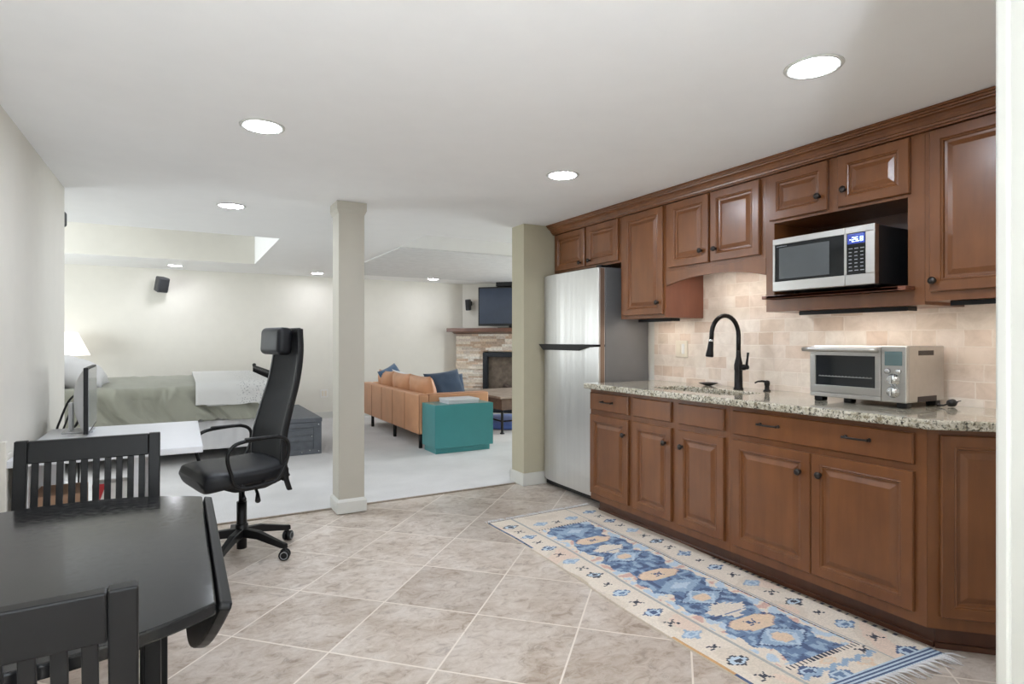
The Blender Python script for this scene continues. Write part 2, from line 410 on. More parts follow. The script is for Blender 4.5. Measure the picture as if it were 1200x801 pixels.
def copy_thing(src, loc, label, rotz=None, group=None):
    r = src.copy(); COL.objects.link(r); r.location = loc; r['label'] = label
    if rotz is not None: r.rotation_euler = (0, 0, rotz)
    if group: r['group'] = group
    for ch in list(src.children):
        c = ch.copy(); COL.objects.link(c); c.parent = r
        for g in list(ch.children):
            d = g.copy(); COL.objects.link(d); d.parent = c
    return r
def frameM(o, u, v, n):
    u, v, n = Vector(u), Vector(v), Vector(n)
    return Matrix(((u.x, v.x, n.x, o[0]), (u.y, v.y, n.y, o[1]), (u.z, v.z, n.z, o[2]), (0, 0, 0, 1)))
def TR(x, y, z, rx=0, ry=0, rz=0):
    return Matrix.Translation((x, y, z)) @ Matrix.Rotation(rz, 4, 'Z') @ Matrix.Rotation(ry, 4, 'Y') @ Matrix.Rotation(rx, 4, 'X')

# ------------------------------------------------------------------ the setting
CARPET_Y = 4.31
struct('floor', MB().box(-3.5, 3.3, -2.3, CARPET_Y, -.1, 0), M_tile)
cf = struct('floor_carpet', MB().box(-3.5, 6.5, CARPET_Y, 9.5, -.1, .008), M_carpet)
# ceiling with two raised trays: strips around the openings
def ceiling():
    m = MB(); z0, z1 = H, H+.08
    m.box(-3.5, 6.5, -2.3, 5.11, z0, z1)
    m.box(-3.5, 6.5, 8.15, 9.5, z0, z1)
    m.box(.82, 1.98, 5.11, 8.15, z0, z1)
    m.box(-3.5, .82, 5.11, 5.97, z0, z1)
    # tray over the living room
    m.box(1.98, 4.6, 5.86, 8.15, z0, z1); m.box(4.6, 6.5, 5.11, 8.15, z0, z1)
    m.box(1.9, 4.7, 5.0, 5.95, H+.20, H+.28)
    m.box(1.88, 1.98, 5.03, 5.95, z1, H+.2); m.box(4.6, 4.7, 5.03, 5.95, z1, H+.2)
    m.box(1.98, 4.6, 5.03, 5.11, z1, H+.2); m.box(1.98, 4.6, 5.86, 5.95, z1, H+.2)
    # tray over the bed
    m.box(-3.5, .92, 5.9, 8.25, H+.40, H+.48)
    m.box(.82, .92, 5.9, 8.25, z1, H+.4); m.box(-3.5, .82, 5.89, 5.97, z1, H+.4)
    return m
struct('ceiling', ceiling(), M_ceil)
struct('ceiling_panel', MB().box(1.98, 6.4, 5.862, 8.6, H-.012, H-.001), M_ceil_tex)
struct('wall_tray', MB().box(-3.5, .819, 8.149, 8.2, H+.001, H+.4), M_wall)
struct('wall_left', MB().box(-.77, -.65, -2.3, 4.66, 0, H), M_wall)
struct('wall_bed', MB().box(-3.5, -.771, 4.54, 4.66, 0, H), M_wall)
wb = MB(); wb.box(-3.5, 6.5, 9.3, 9.4, 0, H+.5); struct('wall_back', wb, M_wall)
struct('wall_corner', MB().prism([(4.27, 9.3), (6.45, 7.12), (6.45, 9.3)], 0, H), M_wall)
struct('wall_right', MB().box(3.15, 3.25, .28, 4.2, 0, H), M_wall)
struct('wall_partition', MB().box(2.49, 6.5, 4.2, 4.4, 0, H), M_wall_olive)
def wall_with_window(x, y0, y1, wy0, wy1, wz0, wz1, t=.1):  # opening added to let a fill light in
    m = MB(); m.box(x, x+t, y0, wy0, 0, H+.5); m.box(x, x+t, wy1, y1, 0, H+.5); m.box(x, x+t, wy0, wy1, 0, wz0); m.box(x, x+t, wy0, wy1, wz1, H+.5); return m
struct('wall_side', wall_with_window(-3.35, 4.5, 9.4, 6.1, 7.9, .75, 1.95), M_wall)
struct('wall_far', wall_with_window(6.4-.05, 4.3, 9.4, 5.1, 6.7, .75, 1.95), M_wall)
m = MB(); m.box(-.65, -.5, -2.15, -2.05, 0, H); m.box(1.0, 1.1, -2.15, -2.05, 0, H); m.box(-.5, 1.0, -2.15, -2.05, 0, .4); m.box(-.5, 1.0, -2.15, -2.05, 2.1, H)
struct('wall_rear', m, M_wall)
m = MB(); m.box(1.12, 1.22, -2.3, .28, 0, H); m.box(1.12, 3.25, .28, .40, 0, H)
struct('wall_near', m, M_wall)
def winframe(M, w, h, name):  # frame for the added, out-of-view windows
    m = MB(); t = .05
    m.box(0, w, -.03, .03, 0, t, M=M); m.box(0, w, -.03, .03, h-t, h, M=M); m.box(0, t, -.03, .03, t, h-t, M=M); m.box(w-t, w, -.03, .03, t, h-t, M=M); m.box(w/2-.02, w/2+.02, -.025, .025, t, h-t, M=M)
    return struct(name, m, M_trim)
winframe(TR(-.5, -2.1, .4), 1.5, 1.7, 'added_window_1')
winframe(TR(-3.3, 6.1, .75, rz=PI/2), 1.8, 1.2, 'added_window_2')
winframe(TR(6.4, 5.1, .75, rz=PI/2), 1.6, 1.2, 'added_window_3')
# near door jamb with its casing
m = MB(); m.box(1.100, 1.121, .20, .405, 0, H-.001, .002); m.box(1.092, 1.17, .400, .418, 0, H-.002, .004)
struct('trim_1', m, plain('darkened_jamb_paint', C(172, 171, 164), .5, var=.01))  # jamb tone darkened to offset the strong light falling on it
# backsplash
m = MB(); m.box(3.139, 3.152, .42, 3.345, .914, 1.40); m.box(3.139, 3.152, 2.06, 2.872, 1.40, 1.72)
struct('wall_backsplash', m, M_trav)
# column with base and cap
X0, X1, Y0, Y1 = .955, 1.135, 4.14, 4.33
cm = struct('column', MB().box(X0, X1, Y0, Y1, 0, H, .004), M_colm)
def collar(a, z0, z1, zt):   # moulding: straight then a slope back to the shaft
    m = MB(); t = bmesh.new()
    lv = ((a, z0), (a, z1), (.001, zt)); R = []
    for d, z in lv: R.append([t.verts.new(p) for p in ((X0-d, Y0-d, z), (X1+d, Y0-d, z), (X1+d, Y1+d, z), (X0-d, Y1+d, z))])
    for A, B in zip(R, R[1:]):
        for k in range(4): t.faces.new((A[k], A[(k+1) % 4], B[(k+1) % 4], B[k]))
    t.faces.new(R[0][::-1]); t.faces.new(R[-1]); bmesh.ops.recalc_face_normals(t, faces=t.faces)
    return m._merge(t)
struct('base_moulding', collar(.014, .008, .085, .105), M_trim, cm)
struct('cap_moulding', collar(.014, H-.001, H-.055, H-.085), M_colm, cm)
def base_board(name, x0, x1, y0, y1, hgt=.1):
    m = MB(); m.box(x0, x1, y0, y1, .0, hgt, .004); return struct(name, m, M_trim)
base_board('baseboard_left', -.65, -.636, -2.0, 4.66)
base_board('baseboard_back', -3.2, 4.2, 9.286, 9.3, .11)
m = MB(); m.box(2.476, 3.1, 4.186, 4.2, 0, .105, .004); m.box(2.476, 2.49, 4.2, 4.414, 0, .105, .004); m.box(2.476, 5.9, 4.4, 4.414, 0, .105, .004)
struct('baseboard_partition', m, M_trim)
# metal strip where tile meets carpet
struct('trim_2', MB().box(-.63, 2.47, CARPET_Y-.012, CARPET_Y+.006, 0, .0095), plain('carpet_edge', C(150, 138, 124), .7, var=.2, vscale=60))
# ------------------------------------------------------------------ kitchen cabinets
UF, BF, WX = 2.79, 2.53, 3.139      # face planes of the overhead and base cabinets, back plane
DOOR = [(0, 0), (0, .015), (.0035, .0195), (.043, .0195), (.045, .0165), (.049, .0185), (.053, .0165), (.056, .0095), (.066, .0085), (.085, .0155), (.088, .0165)]
SLAB = [(0, 0), (0, .013), (.005, .0195), (.008, .0195)]
def knob_mb(p, n):
    n = Vector(n); q = n.to_track_quat('Z', 'Y').to_matrix().to_4x4()
    return MB().lathe([(.0, 0), (.009, 0), (.006, .004), (.0055, .012), (.010, .016), (.0155, .019), (.016, .023), (.012, .028), (0, .030)], n=18, M=Matrix.Translation(p) @ q)
def pull_mb(c, u, n, L=.10):
    c, u, n = Vector(c), Vector(u), Vector(n); m = MB()
    pts = []
    for i in range(13):
        t = -1+i/6; pts.append(c+u*(t*L/2*1.12)+n*(.022+.006*(1-t*t)))
    m.tube(pts, .0045, 8, radii=[.0062 if abs(-1+i/6) > .85 else .0046 for i in range(13)])
    for sgn in (-1, 1):
        m.tube([c+u*sgn*L/2+n*.0005, c+u*sgn*L/2+n*.024], .0055, 8)
        m.lathe([(.0085, 0), (.0085, .002), (.006, .005)], n=12, M=Matrix.Translation(c+u*sgn*L/2) @ n.to_track_quat('Z', 'Y').to_matrix().to_4x4())
    return m
def front(parent, name, ya, yb, z0, z1, X, knob=None, pulls=(), label=None, prof=None):
    """door or drawer front facing -X; ya > yb (ya is its left edge in the photo)"""
    w, h = ya-yb, z1-z0; M = frameM((X, ya, z0), (0, -1, 0), (0, 0, 1), (-1, 0, 0))
    d = obj(name, MB().rings(w, h, prof or (DOOR if name == 'door' else SLAB), M), M_cab, parent)
    if knob: obj('knob', knob_mb((X-.0195, knob[0], knob[1]), (-1, 0, 0)), M_pewter, d)
    for y, z in pulls: obj('handle', pull_mb((X-.0195, y, z), (0, -1, 0), (-1, 0, 0)), M_pewter, d)
    return d
G_UP = 'overhead kitchen cabinets'; G_LO = 'base kitchen cabinets'
# over the fridge
t = thing('overhead_cabinet', (2.96, 3.76, 1.786), 'short two-door brown overhead cabinet mounted above the stainless fridge', 'cabinet', G_UP)
obj('body', MB().box(UF, WX, 3.3165, 4.186, 1.786, 2.145), M_cab, t)
front(t, 'door', 4.157, 3.745, 1.80, 2.108, UF, (3.79, 1.835)); front(t, 'door', 3.711, 3.337, 1.80, 2.108, UF, (3.668, 1.838))
# tall one beside it
t = thing('overhead_cabinet', (2.96, 3.09, 1.369), 'tall single-door brown overhead cabinet between fridge and sink', 'cabinet', G_UP)
obj('body', MB().box(UF, WX, 2.8685, 3.3155, 1.369, 2.145), M_cab, t)
obj('side_panel', MB().box(UF+.004, WX, 2.864, 2.868, 1.372, 2.12), M_cabr, t)['label'] = 'redder brown side panel'
front(t, 'door', 3.273, 2.880, 1.392, 2.108, UF, (2.918, 1.47))
# over the sink, with the arched valance
t = thing('overhead_cabinet', (2.96, 2.46, 1.67), 'two-door brown overhead cabinet with arched valance above the sink', 'cabinet', G_UP)
obj('body', MB().box(UF, WX, 2.1025, 2.863, 1.67, 2.145), M_cab, t)
front(t, 'door', 2.823, 2.495, 1.69, 2.108, UF, (2.543, 1.765)); front(t, 'door', 2.476, 2.135, 1.69, 2.108, UF, (2.435, 1.762))
pts = [(2.863, 1.669), (2.1025, 1.669)]
for i in range(21):
    y = 2.1025+(2.863-2.1025)*i/20; u = abs(i/10-1); pts.append((y, 1.575+.045*(1-u**2.2)))
obj('valance', MB().prism(pts, UF-.002, UF+.018, 'x'), M_cab, t)
# microwave niche
t = thing('overhead_cabinet', (2.96, 1.70, 1.372), 'brown overhead cabinet with two small doors and an open microwave niche', 'cabinet', G_UP)
m = MB(); m.box(UF, WX, 1.3165, 2.1015, 1.848, 2.145); m.box(UF, WX, 2.052, 2.1015, 1.372, 1.848); m.box(UF, WX, 1.3165, 1.384, 1.372, 1.848)
m.box(UF, WX, 1.384, 2.052, 1.372, 1.436)
obj('body', m, M_cab, t)
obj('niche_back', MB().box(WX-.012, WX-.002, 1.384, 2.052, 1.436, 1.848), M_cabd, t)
obj('shelf', MB().box(2.715, WX-.013, 1.3845, 2.0515, 1.436, 1.455, .004).box(2.715, UF-.001, 1.355, 2.075, 1.436, 1.455, .004), M_cabr, t)
front(t, 'door', 2.071, 1.744, 1.862, 2.108, UF, (1.785, 1.935)); front(t, 'door', 1.692, 1.371, 1.862, 2.108, UF, (1.655, 1.94))
# last overhead cabinet
t = thing('overhead_cabinet', (2.96, .95, 1.386), 'large single-door brown overhead cabinet beside the microwave niche near the doorway', 'cabinet', G_UP)
obj('body', MB().box(UF, WX, .42, 1.3155, 1.386, 2.145), M_cab, t)
front(t, 'door', 1.293, .68, 1.425, 2.108, UF, (1.272, 1.47))
# crown moulding
prof = [(UF-.0005, 2.112), (2.766, 2.112), (2.766, 2.121), (2.758, 2.122), (2.756, 2.131), (2.750, 2.132), (2.744, 2.146), (2.732, 2.157), (2.720, 2.161), (2.719, 2.167), (2.709, 2.168), (2.708, 2.177), (2.699, 2.178), (2.700, H-.002), (UF-.0005, H-.002)]
tag(obj('crown_moulding', MB().prism(prof, .421, 4.184, 'y'), M_cab), 'long stained wood crown moulding running along the tops of the overhead cabinets', 'moulding')

# base cabinets
def carcass(y0, y1, low=False):
    m = MB(); m.box(BF, BF+.02, y0, y1, .10, .876)
    m.box(BF+.02, WX, y0, y1, .10, .66 if low else .876); return m
def toe(y0, y1):
    return MB().box(2.608, 2.622, y0, y1, 0, .10).box(2.597, 2.608, y0, y1, 0, .022, .003)
t = thing('base_cabinet', (2.83, 3.12, 0), 'narrow brown base cabinet with one drawer and one door beside the fridge', 'cabinet', G_LO)
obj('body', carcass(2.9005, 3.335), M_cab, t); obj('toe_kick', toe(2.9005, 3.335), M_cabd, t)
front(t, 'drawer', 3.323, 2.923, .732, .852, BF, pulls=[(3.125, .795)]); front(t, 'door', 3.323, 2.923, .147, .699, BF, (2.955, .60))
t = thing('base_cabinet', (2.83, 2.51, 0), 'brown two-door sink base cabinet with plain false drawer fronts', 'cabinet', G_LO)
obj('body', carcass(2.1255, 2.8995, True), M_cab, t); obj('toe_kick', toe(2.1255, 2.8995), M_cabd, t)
front(t, 'false_drawer', 2.874, 2.544, .732, .852, BF); front(t, 'false_drawer', 2.483, 2.155, .732, .852, BF)
front(t, 'door', 2.874, 2.540, .147, .699, BF, (2.585, .607)); front(t, 'door', 2.483, 2.155, .147, .699, BF, (2.448, .605))
t = thing('base_cabinet', (2.83, 1.64, 0), 'wide brown base cabinet with one two-handled drawer above double doors', 'cabinet', G_LO)
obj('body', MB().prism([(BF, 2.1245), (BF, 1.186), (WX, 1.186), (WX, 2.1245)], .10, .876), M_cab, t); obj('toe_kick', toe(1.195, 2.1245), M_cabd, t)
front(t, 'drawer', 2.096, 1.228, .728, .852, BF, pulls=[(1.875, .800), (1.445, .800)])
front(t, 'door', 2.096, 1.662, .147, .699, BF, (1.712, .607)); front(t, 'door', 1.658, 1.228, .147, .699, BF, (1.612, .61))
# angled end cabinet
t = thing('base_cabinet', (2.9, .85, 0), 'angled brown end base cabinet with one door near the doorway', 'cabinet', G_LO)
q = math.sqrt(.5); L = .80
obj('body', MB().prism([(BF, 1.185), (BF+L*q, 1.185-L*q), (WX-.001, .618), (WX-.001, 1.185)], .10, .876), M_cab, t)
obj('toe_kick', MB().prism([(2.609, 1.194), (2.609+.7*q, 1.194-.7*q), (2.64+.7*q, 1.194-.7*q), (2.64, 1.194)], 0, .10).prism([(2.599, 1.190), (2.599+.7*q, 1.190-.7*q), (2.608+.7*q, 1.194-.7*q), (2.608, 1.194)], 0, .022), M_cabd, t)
M = frameM((BF+.040*q, 1.185-.040*q, .150), (q, -q, 0), (0, 0, 1), (-q, -q, 0))
obj('door', MB().rings(.52, .703, DOOR, M), M_cab, t)
# countertop with the sink cut-out
def counter():
    bm = bmesh.new()
    outer = [(2.475, 3.345), (2.475, 1.150), (3.04, .585), (WX, .47), (WX, 3.345)]
    hole = []
    hx0, hx1, hy0, hy1, r = 2.615, 2.905, 2.20, 2.84, .06
    for cx, cy, a0 in ((hx1-r, hy1-r, 0), (hx0+r, hy1-r, 90), (hx0+r, hy0+r, 180), (hx1-r, hy0+r, 270)):
        for k in range(5):
            a = math.radians(a0+k*22.5); hole.append((cx+r*math.cos(a), cy+r*math.sin(a)))
    es = []
    for loop in (outer, hole):
        vs = [bm.verts.new((x, y, .915)) for x, y in loop]
        es += [bm.edges.new((vs[i], vs[(i+1) % len(vs)])) for i in range(len(vs))]
    bmesh.ops.triangle_fill(bm, edges=es, use_beauty=True, normal=(0, 0, 1))
    g = bmesh.ops.extrude_face_region(bm, geom=bm.faces[:])
    bmesh.ops.translate(bm, vec=(0, 0, -.038), verts=[e for e in g['geom'] if isinstance(e, bmesh.types.BMVert)])
    bmesh.ops.recalc_face_normals(bm, faces=bm.faces)
    ed = [e for e in bm.edges if len(e.link_faces) == 2 and e.calc_face_angle(0) > .9 and abs(e.verts[0].co.z-e.verts[1].co.z) < .001]
    bmesh.ops.bevel(bm, geom=ed, offset=.008, segments=3, profile=.5, affect='EDGES')
    return bm
tag(obj('countertop', counter(), M_granite), 'speckled beige and black granite countertop along the base cabinets', 'countertop')
# sink
t = thing('kitchen_sink', (2.76, 2.52, .67), 'undermounted stainless sink set into the granite countertop', 'sink')
m = MB(); bm = bmesh.new()
def rr(x0, x1, y0, y1, r, z):
    o = []
    for cx, cy, a0 in ((x1-r, y1-r, 0), (x0+r, y1-r, 90), (x0+r, y0+r, 180), (x1-r, y0+r, 270)):
        for k in range(5):
            a = math.radians(a0+k*22.5); o.append(bm.verts.new((cx+r*math.cos(a), cy+r*math.sin(a), z)))
    return o
L_ = [rr(2.60, 2.92, 2.185, 2.855, .07, .8755), rr(2.612, 2.908, 2.197, 2.843, .06, .8755), rr(2.615, 2.905, 2.20, 2.84, .06, .70), rr(2.64, 2.88, 2.225, 2.815, .05, .685)]
for A, B in zip(L_, L_[1:]):
    for k in range(20): bm.faces.new((A[k], A[(k+1) % 20], B[(k+1) % 20], B[k])).smooth = True
bm.faces.new(L_[-1]); bmesh.ops.recalc_face_normals(bm, faces=bm.faces)
m._merge(bm); obj('basin', m, M_steelh, t)
obj('drain', MB().lathe([(.045, 0), (.045, .003), (.03, .004), (0, .002)], 2.76, 2.52, .6855), M_chrome, t)
# faucet
FX, FY = 2.985, 2.445
t = thing('faucet', (FX, FY, .915), 'tall black gooseneck pull-down faucet standing behind the sink', 'faucet')
obj('body', MB().lathe([(.030, 0), (.030, .006), (.025, .014), (.0235, .11), (.026, .125), (.026, .15), (.022, .17), (.015, .20), (.0135, .24)], FX, FY, .9155, 24), M_bronze, t)
pts = [(FX, FY, .9155+.22)]; R = .118; zc = 1.248
pts.append((FX, FY, zc-.03))
for i in range(15):
    a = PI*i/14*1.02; pts.append((FX-R+R*math.cos(a), FY, zc+R*math.sin(a)))
pts.append((pts[-1][0]-.002, FY, zc-.025))
obj('spout', MB().tube(pts, .0135, 14), M_bronze, t)
ex = pts[-1]; D = Vector((-.16, .0, -1)).normalized(); q4 = D.to_track_quat('Z', 'Y').to_matrix().to_4x4()
obj('spray_collar', MB().lathe([(.0145, 0), (.0155, .004), (.0155, .012), (.0145, .015)], n=20, M=Matrix.Translation(ex) @ q4), M_chrome, t)
obj('spray_head', MB().lathe([(.0145, .0152), (.016, .03), (.018, .06), (.0225, .09), (.023, .102), (.019, .106), (0, .106)], n=20, M=Matrix.Translation(ex) @ q4), M_bronze, t)
hd = obj('handle_hub', MB().lathe([(.018, 0), (.018, .028), (.014, .036), (.014, .05), (.008, .054), (0, .054)], n=18, M=Matrix.Translation((FX, FY-.018, .915+.137)) @ Vector((0, -1, .05)).to_track_quat('Z', 'Y').to_matrix().to_4x4()), M_bronze, t)
obj('lever', MB().tube([(FX, FY-.058, 1.048), (FX-.005, FY-.064, 1.075), (FX-.008, FY-.072, 1.11), (FX-.010, FY-.078, 1.143)], .007, 10, radii=[.010, .0075, .0062, .0075]), M_bronze, hd)
# soap dispenser
SX, SY = 3.02, 2.27
t = thing('soap_dispenser', (SX, SY, .915), 'small black pump soap dispenser beside the faucet on the countertop', 'soap dispenser')
obj('base', MB().lathe([(.022, 0), (.022, .004), (.014, .010), (.012, .03), (.015, .036), (.0165, .05), (.013, .062), (0, .066)], SX, SY, .9155, 18), M_bronze, t)
obj('nozzle', MB().tube([(SX, SY, .971), (SX-.03, SY+.012, .976), (SX-.055, SY+.022, .974), (SX-.072, SY+.028, .966)], .006, 8, radii=[.008, .006, .005, .0045]), M_bronze, t)
# dish
tag(obj('soap_dish', MB().lathe([(.018, 0), (.022, .002), (.055, .014), (.063, .019), (.060, .019), (.045, .013), (0, .009)], 3.055, 2.745, .9155, 28), M_pewter), 'small shallow dark dish beside the sink against the backsplash', 'dish')
# outlet on the backsplash
t = thing('power_outlet', (3.135, 3.06, 1.10), 'ivory double outlet plate on the tiled backsplash beside the fridge', 'outlet')
obj('plate', MB().box(3.132, 3.1385, 3.003, 3.118, 1.095, 1.215, .003), M_ivory, t)
obj('rocker_switch', MB().box(3.128, 3.1318, 3.030, 3.056, 1.12, 1.19, .002), M_socket, t)
obj('socket', MB().box(3.129, 3.1318, 3.068, 3.098, 1.12, 1.19, .002), M_ivory, t)
# under-cabinet strip lights
def strip(y0, y1, x0, x1, z, label):
    t = thing('under_cabinet_light', ((x0+x1)/2, (y0+y1)/2, z-.018), label, 'light', 'under cabinet lights')
    obj('housing', MB().box(x0, x1, y0, y1, z-.007, z-.0005, .002).box(x0-.008, x0-.0005, y0, y1, z-.021, z-.0005, .002).box(x0-.008, x1, y0-.006, y0-.0003, z-.020, z-.0005, .002), M_plast, t)
    obj('lens', MB().box(x0+.004, x1-.006, y0+.05, y1-.012, z-.012, z-.0075, .001), M_under, t)
strip(2.95, 3.28, 2.93, 3.00, 1.369, 'slim strip light under the tall single-door overhead cabinet')
strip(1.42, 1.95, 2.86, 2.93, 1.372, 'slim dark strip light under the microwave cabinet')
strip(.60, 1.24, 2.84, 2.91, 1.386, 'slim dark strip light under the large overhead cabinet near the doorway')
strip(2.2, 2.75, 2.90, 2.97, 1.67, 'slim strip light hidden behind the arched valance over the sink')

# ------------------------------------------------------------------ refrigerator
t = thing('refrigerator', (2.9, 3.785, 0), 'stainless top-freezer refrigerator between partition and base cabinets', 'refrigerator')
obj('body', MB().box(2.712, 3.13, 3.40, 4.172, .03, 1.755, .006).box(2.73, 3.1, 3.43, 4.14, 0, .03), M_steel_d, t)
def fdoor(z0, z1):
    """door plan section: gently bowed front whose far edge turns back"""
    xs = []; ya, yb = 3.398, 4.174
    prof = [(2.706, ya), (2.652, ya), (2.648, ya+.004)]
    for i in range(1, 15):
        u = i/15; y = ya+.004+(yb-ya-.11)*u
        prof.append((2.648-.010*math.sin(PI*u)-.004*math.sin(3*PI*u)*.5, y))
    prof += [(2.648, yb-.10), (2.651, yb-.085), (2.660, yb-.05), (2.672, yb-.01), (2.676, yb-.002), (2.706, yb)]
    m = MB(); m.prism(prof, z0, z1, 'z', smooth=True); return m
d = obj('freezer_door', fdoor(1.186, 1.750), M_steel, t, 25)
d2 = obj('fridge_door', fdoor(.065, 1.168), M_steel, t, 25)
obj('door_edge', MB().box(2.664, 2.700, 3.3968, 3.3978, .07, 1.745), plain('beige_door_edge', C(150, 128, 112), .35, metal=.6), t)
m = MB(); m.prism([(3.41, 1.185), (4.165, 1.185), (4.10, 1.138), (3.62, 1.138), (3.50, 1.166), (3.41, 1.169)], 2.612, 2.70, 'x', .003)
obj('handle', m, M_plast, t)
obj('kick_grille', MB().box(2.69, 2.72, 3.41, 4.16, .015, .06, .003), M_plast, t)
obj('hinge_cover', MB().box(2.68, 2.78, 3.41, 3.47, 1.755, 1.772, .004), M_plast, t)

# ------------------------------------------------------------------ microwave
MX, ya, yb, z0, z1 = 2.645, 1.955, 1.447, 1.468, 1.733
t = thing('microwave_oven', (2.85, 1.70, 1.455), 'stainless and black microwave with lit blue display inside the cabinet niche', 'microwave')
obj('body', MB().box(MX+.035, 3.05, yb+.003, ya-.003, z0, z1-.002, .004), plain('black_case', C(32, 33, 36), .42), t)
m = MB()
M = frameM((MX+.034, ya, z0), (0, -1, 0), (0, 0, 1), (-1, 0, 0)); W, Hh = ya-yb, z1-z0
# face frame: steel band round a black glass front
def ringface(m, u0, u1, v0, v1, iu0, iu1, iv0, iv1, d0, d1):
    m.box(u0, u1, v0, iv0, d0, d1, .002, M=M); m.box(u0, u1, iv1, v1, d0, d1, .002, M=M); m.box(u0, iu0, iv0, iv1, d0, d1, .002, M=M); m.box(iu1, u1, iv0, iv1, d0, d1, .002, M=M)
DW = .375
dr = MB(); ringface(dr, 0, DW-.001, 0, Hh, .012, DW-.002, .048, Hh-.030, 0, .034); dd = obj('door', dr, M_steelh, t)
obj('door_glass', MB().box(.012, DW-.003, .048, Hh-.030, .004, .030, M=M), M_glassd, dd)
obj('window', MB().box(.035, DW-.075, .060, Hh-.048, .0302, .0315, M=M), plain('microwave_window', C(74, 78, 79), .25), dd)
pn = MB(); ringface(pn, DW+.001, W, 0, Hh, DW+.008, W-.040, .048, Hh-.030, 0, .034); pp = obj('control_panel', pn, M_steelh, t)
obj('keypad', MB().box(DW+.008, W-.040, .048, Hh-.030, .004, .0325, M=M), M_glassd, pp)
lgm = MB()
for i in range(9): lgm.box(.020+i*.0065, .0245+i*.0065, Hh-.041, Hh-.0385, .0302, .0308, M=M)
obj('brand_print', lgm, plain('key_print', C(150, 152, 155), .5), dd)
kb = MB()
for r_ in range(7):
    for c_ in range(3):
        u = DW+.018+c_*.026; v = .064+r_*.0165
        kb.box(u, u+(.013 if r_ not in (0, 6) else .017), v, v+.0035, .0325, .0332, M=M)
obj('key_legends', kb, plain('key_print', C(150, 152, 155), .5), pp)
disp = obj('display', MB().box(DW+.012, W-.043, .186, .232, .0325, .0332, M=M), plain('display_blue', C(14, 28, 78), .2, emit=C(16, 40, 130), estr=.6), pp)
SEG = {'0': 'abcdef', '1': 'bc', '2': 'abged', '5': 'afgcd', '8': 'abcdefg', '-': 'g', '.': 'p'}
def seg7(m, ch, u, v, w, h, d0, d1, t=.0018):
    R_ = {'a': (0, w, h-t, h), 'd': (0, w, 0, t), 'g': (0, w, h/2-t/2, h/2+t/2), 'f': (0, t, h/2, h), 'e': (0, t, 0, h/2), 'b': (w-t, w, h/2, h), 'c': (w-t, w, 0, h/2), 'p': (0, t, 0, t)}
    for k in SEG[ch]:
        a, b, c, d = R_[k]; m.box(u+a, u+b, v+c, v+d, d0, d1, M=M)
sg = MB(); u = DW+.022
for ch, w in (('-', .006), ('2', .011), ('5', .011), ('.', .002), ('8', .011)):
    seg7(sg, ch, u, .196, w, .020, .0332, .0338); u += w+.0045
obj('display_digits', sg, plain('digit_glow', C(200, 225, 255), .4, emit=C(190, 220, 255), estr=3.), disp)
for y in (1.50, 1.90):
    for x in (2.76, 3.0): obj('foot', MB().lathe([(.012, 0), (.012, .0125)], x, y, 1.4553, 12), M_plast, t)
c = MB(); c.tube([(3.08, 1.50, 1.62), (3.10, 1.49, 1.70), (3.09, 1.47, 1.80), (3.10, 1.44, 1.835)], .005, 8)
obj('power_cord', c, M_cord, t)

# ------------------------------------------------------------------ toaster oven
t = thing('toaster_oven', (2.92, 1.6, .915), 'stainless toaster oven with glass door and control knobs on the granite countertop', 'toaster oven')
TX, ya, yb, z0, z1 = 2.765, 1.832, 1.378, .940, 1.192
obj('body', MB().box(TX+.02, 3.095, yb, ya, z0, z1, .006), M_steelh, t)
M = frameM((TX+.0195, ya, z0), (0, -1, 0), (0, 0, 1), (-1, 0, 0)); W, Hh = ya-yb, z1-z0; DW = .345
fp = MB(); fp.box(DW+.002, W, 0, Hh, 0, .018, .004, M=M); fp.box(0, DW, 0, .020, 0, .016, .003, M=M); cp = obj('control_panel', fp, M_steelh, t)
obj('display', MB().box(DW+.018, W-.018, .165, .228, .018, .0195, .002, M=M), plain('lcd_grey', C(92, 112, 112), .25), cp)
for u, v, r in ((DW+.031, .140, .013), (DW+.078, .140, .011)): obj('button', MB().lathe([(r, 0), (r, .010), (r*.8, .013), (0, .013)], n=18, M=M @ Matrix.Translation((u, v, .018))), M_chrome, cp)
for v in (.102, .048):
    k_ = obj('knob', MB().lathe([(.027, 0), (.027, .003), (.022, .004), (.021, .020), (.018, .024), (0, .024)], n=28, M=M @ Matrix.Translation((DW+.055, v, .018))), M_chrome, cp)
    obj('grip', MB().box(DW+.051, DW+.059, v-.018, v+.018, .042, .050, .002, M=M), M_chrome, k_)
dr = MB()
ringface(dr, .002, DW, .022, Hh-.004, .030, DW-.026, .058, Hh-.048, 0, .018)
dd = obj('door', dr, M_steelh, t)
obj('glass', MB().box(.030, DW-.026, .058, Hh-.048, .008, .013, M=M), M_glassd, dd)
rk = MB(); rk.box(.045, DW-.04, .100, .104, .0132, .0142, M=M)
for i in range(16): rk.box(.048+i*.0165, .054+i*.0165, .104, .1065, .0132, .0142, M=M)
obj('rack_edge', rk, plain('rack_metal', C(150, 150, 148), .4, metal=.8), dd)
hb = MB(); hb.tube([M @ Vector((-.014+i*(DW+.020)/8, Hh-.018, .052)) for i in range(9)], .0115, 12)
for u in (.02, DW-.02): hb.box(u-.012, u+.012, Hh-.032, Hh-.012, .0175, .050, .003, M=M)
obj('door_handle', hb, M_steelh, dd)
for u in (-.016, DW-.006):
    pass
sv = MB()
for i in range(18): sv.box(2.865+i*.0075, 2.869+i*.0075, yb-.001, yb+.001, 1.150, 1.172)
obj('side_vent', sv, plain('vent_brown', C(70, 62, 56), .5), t)
obj('crumb_tray_notch', MB().box(2.86, 3.02, yb-.002, yb+.002, .942, .966), plain('notch_brown', C(58, 50, 48), .5), t)
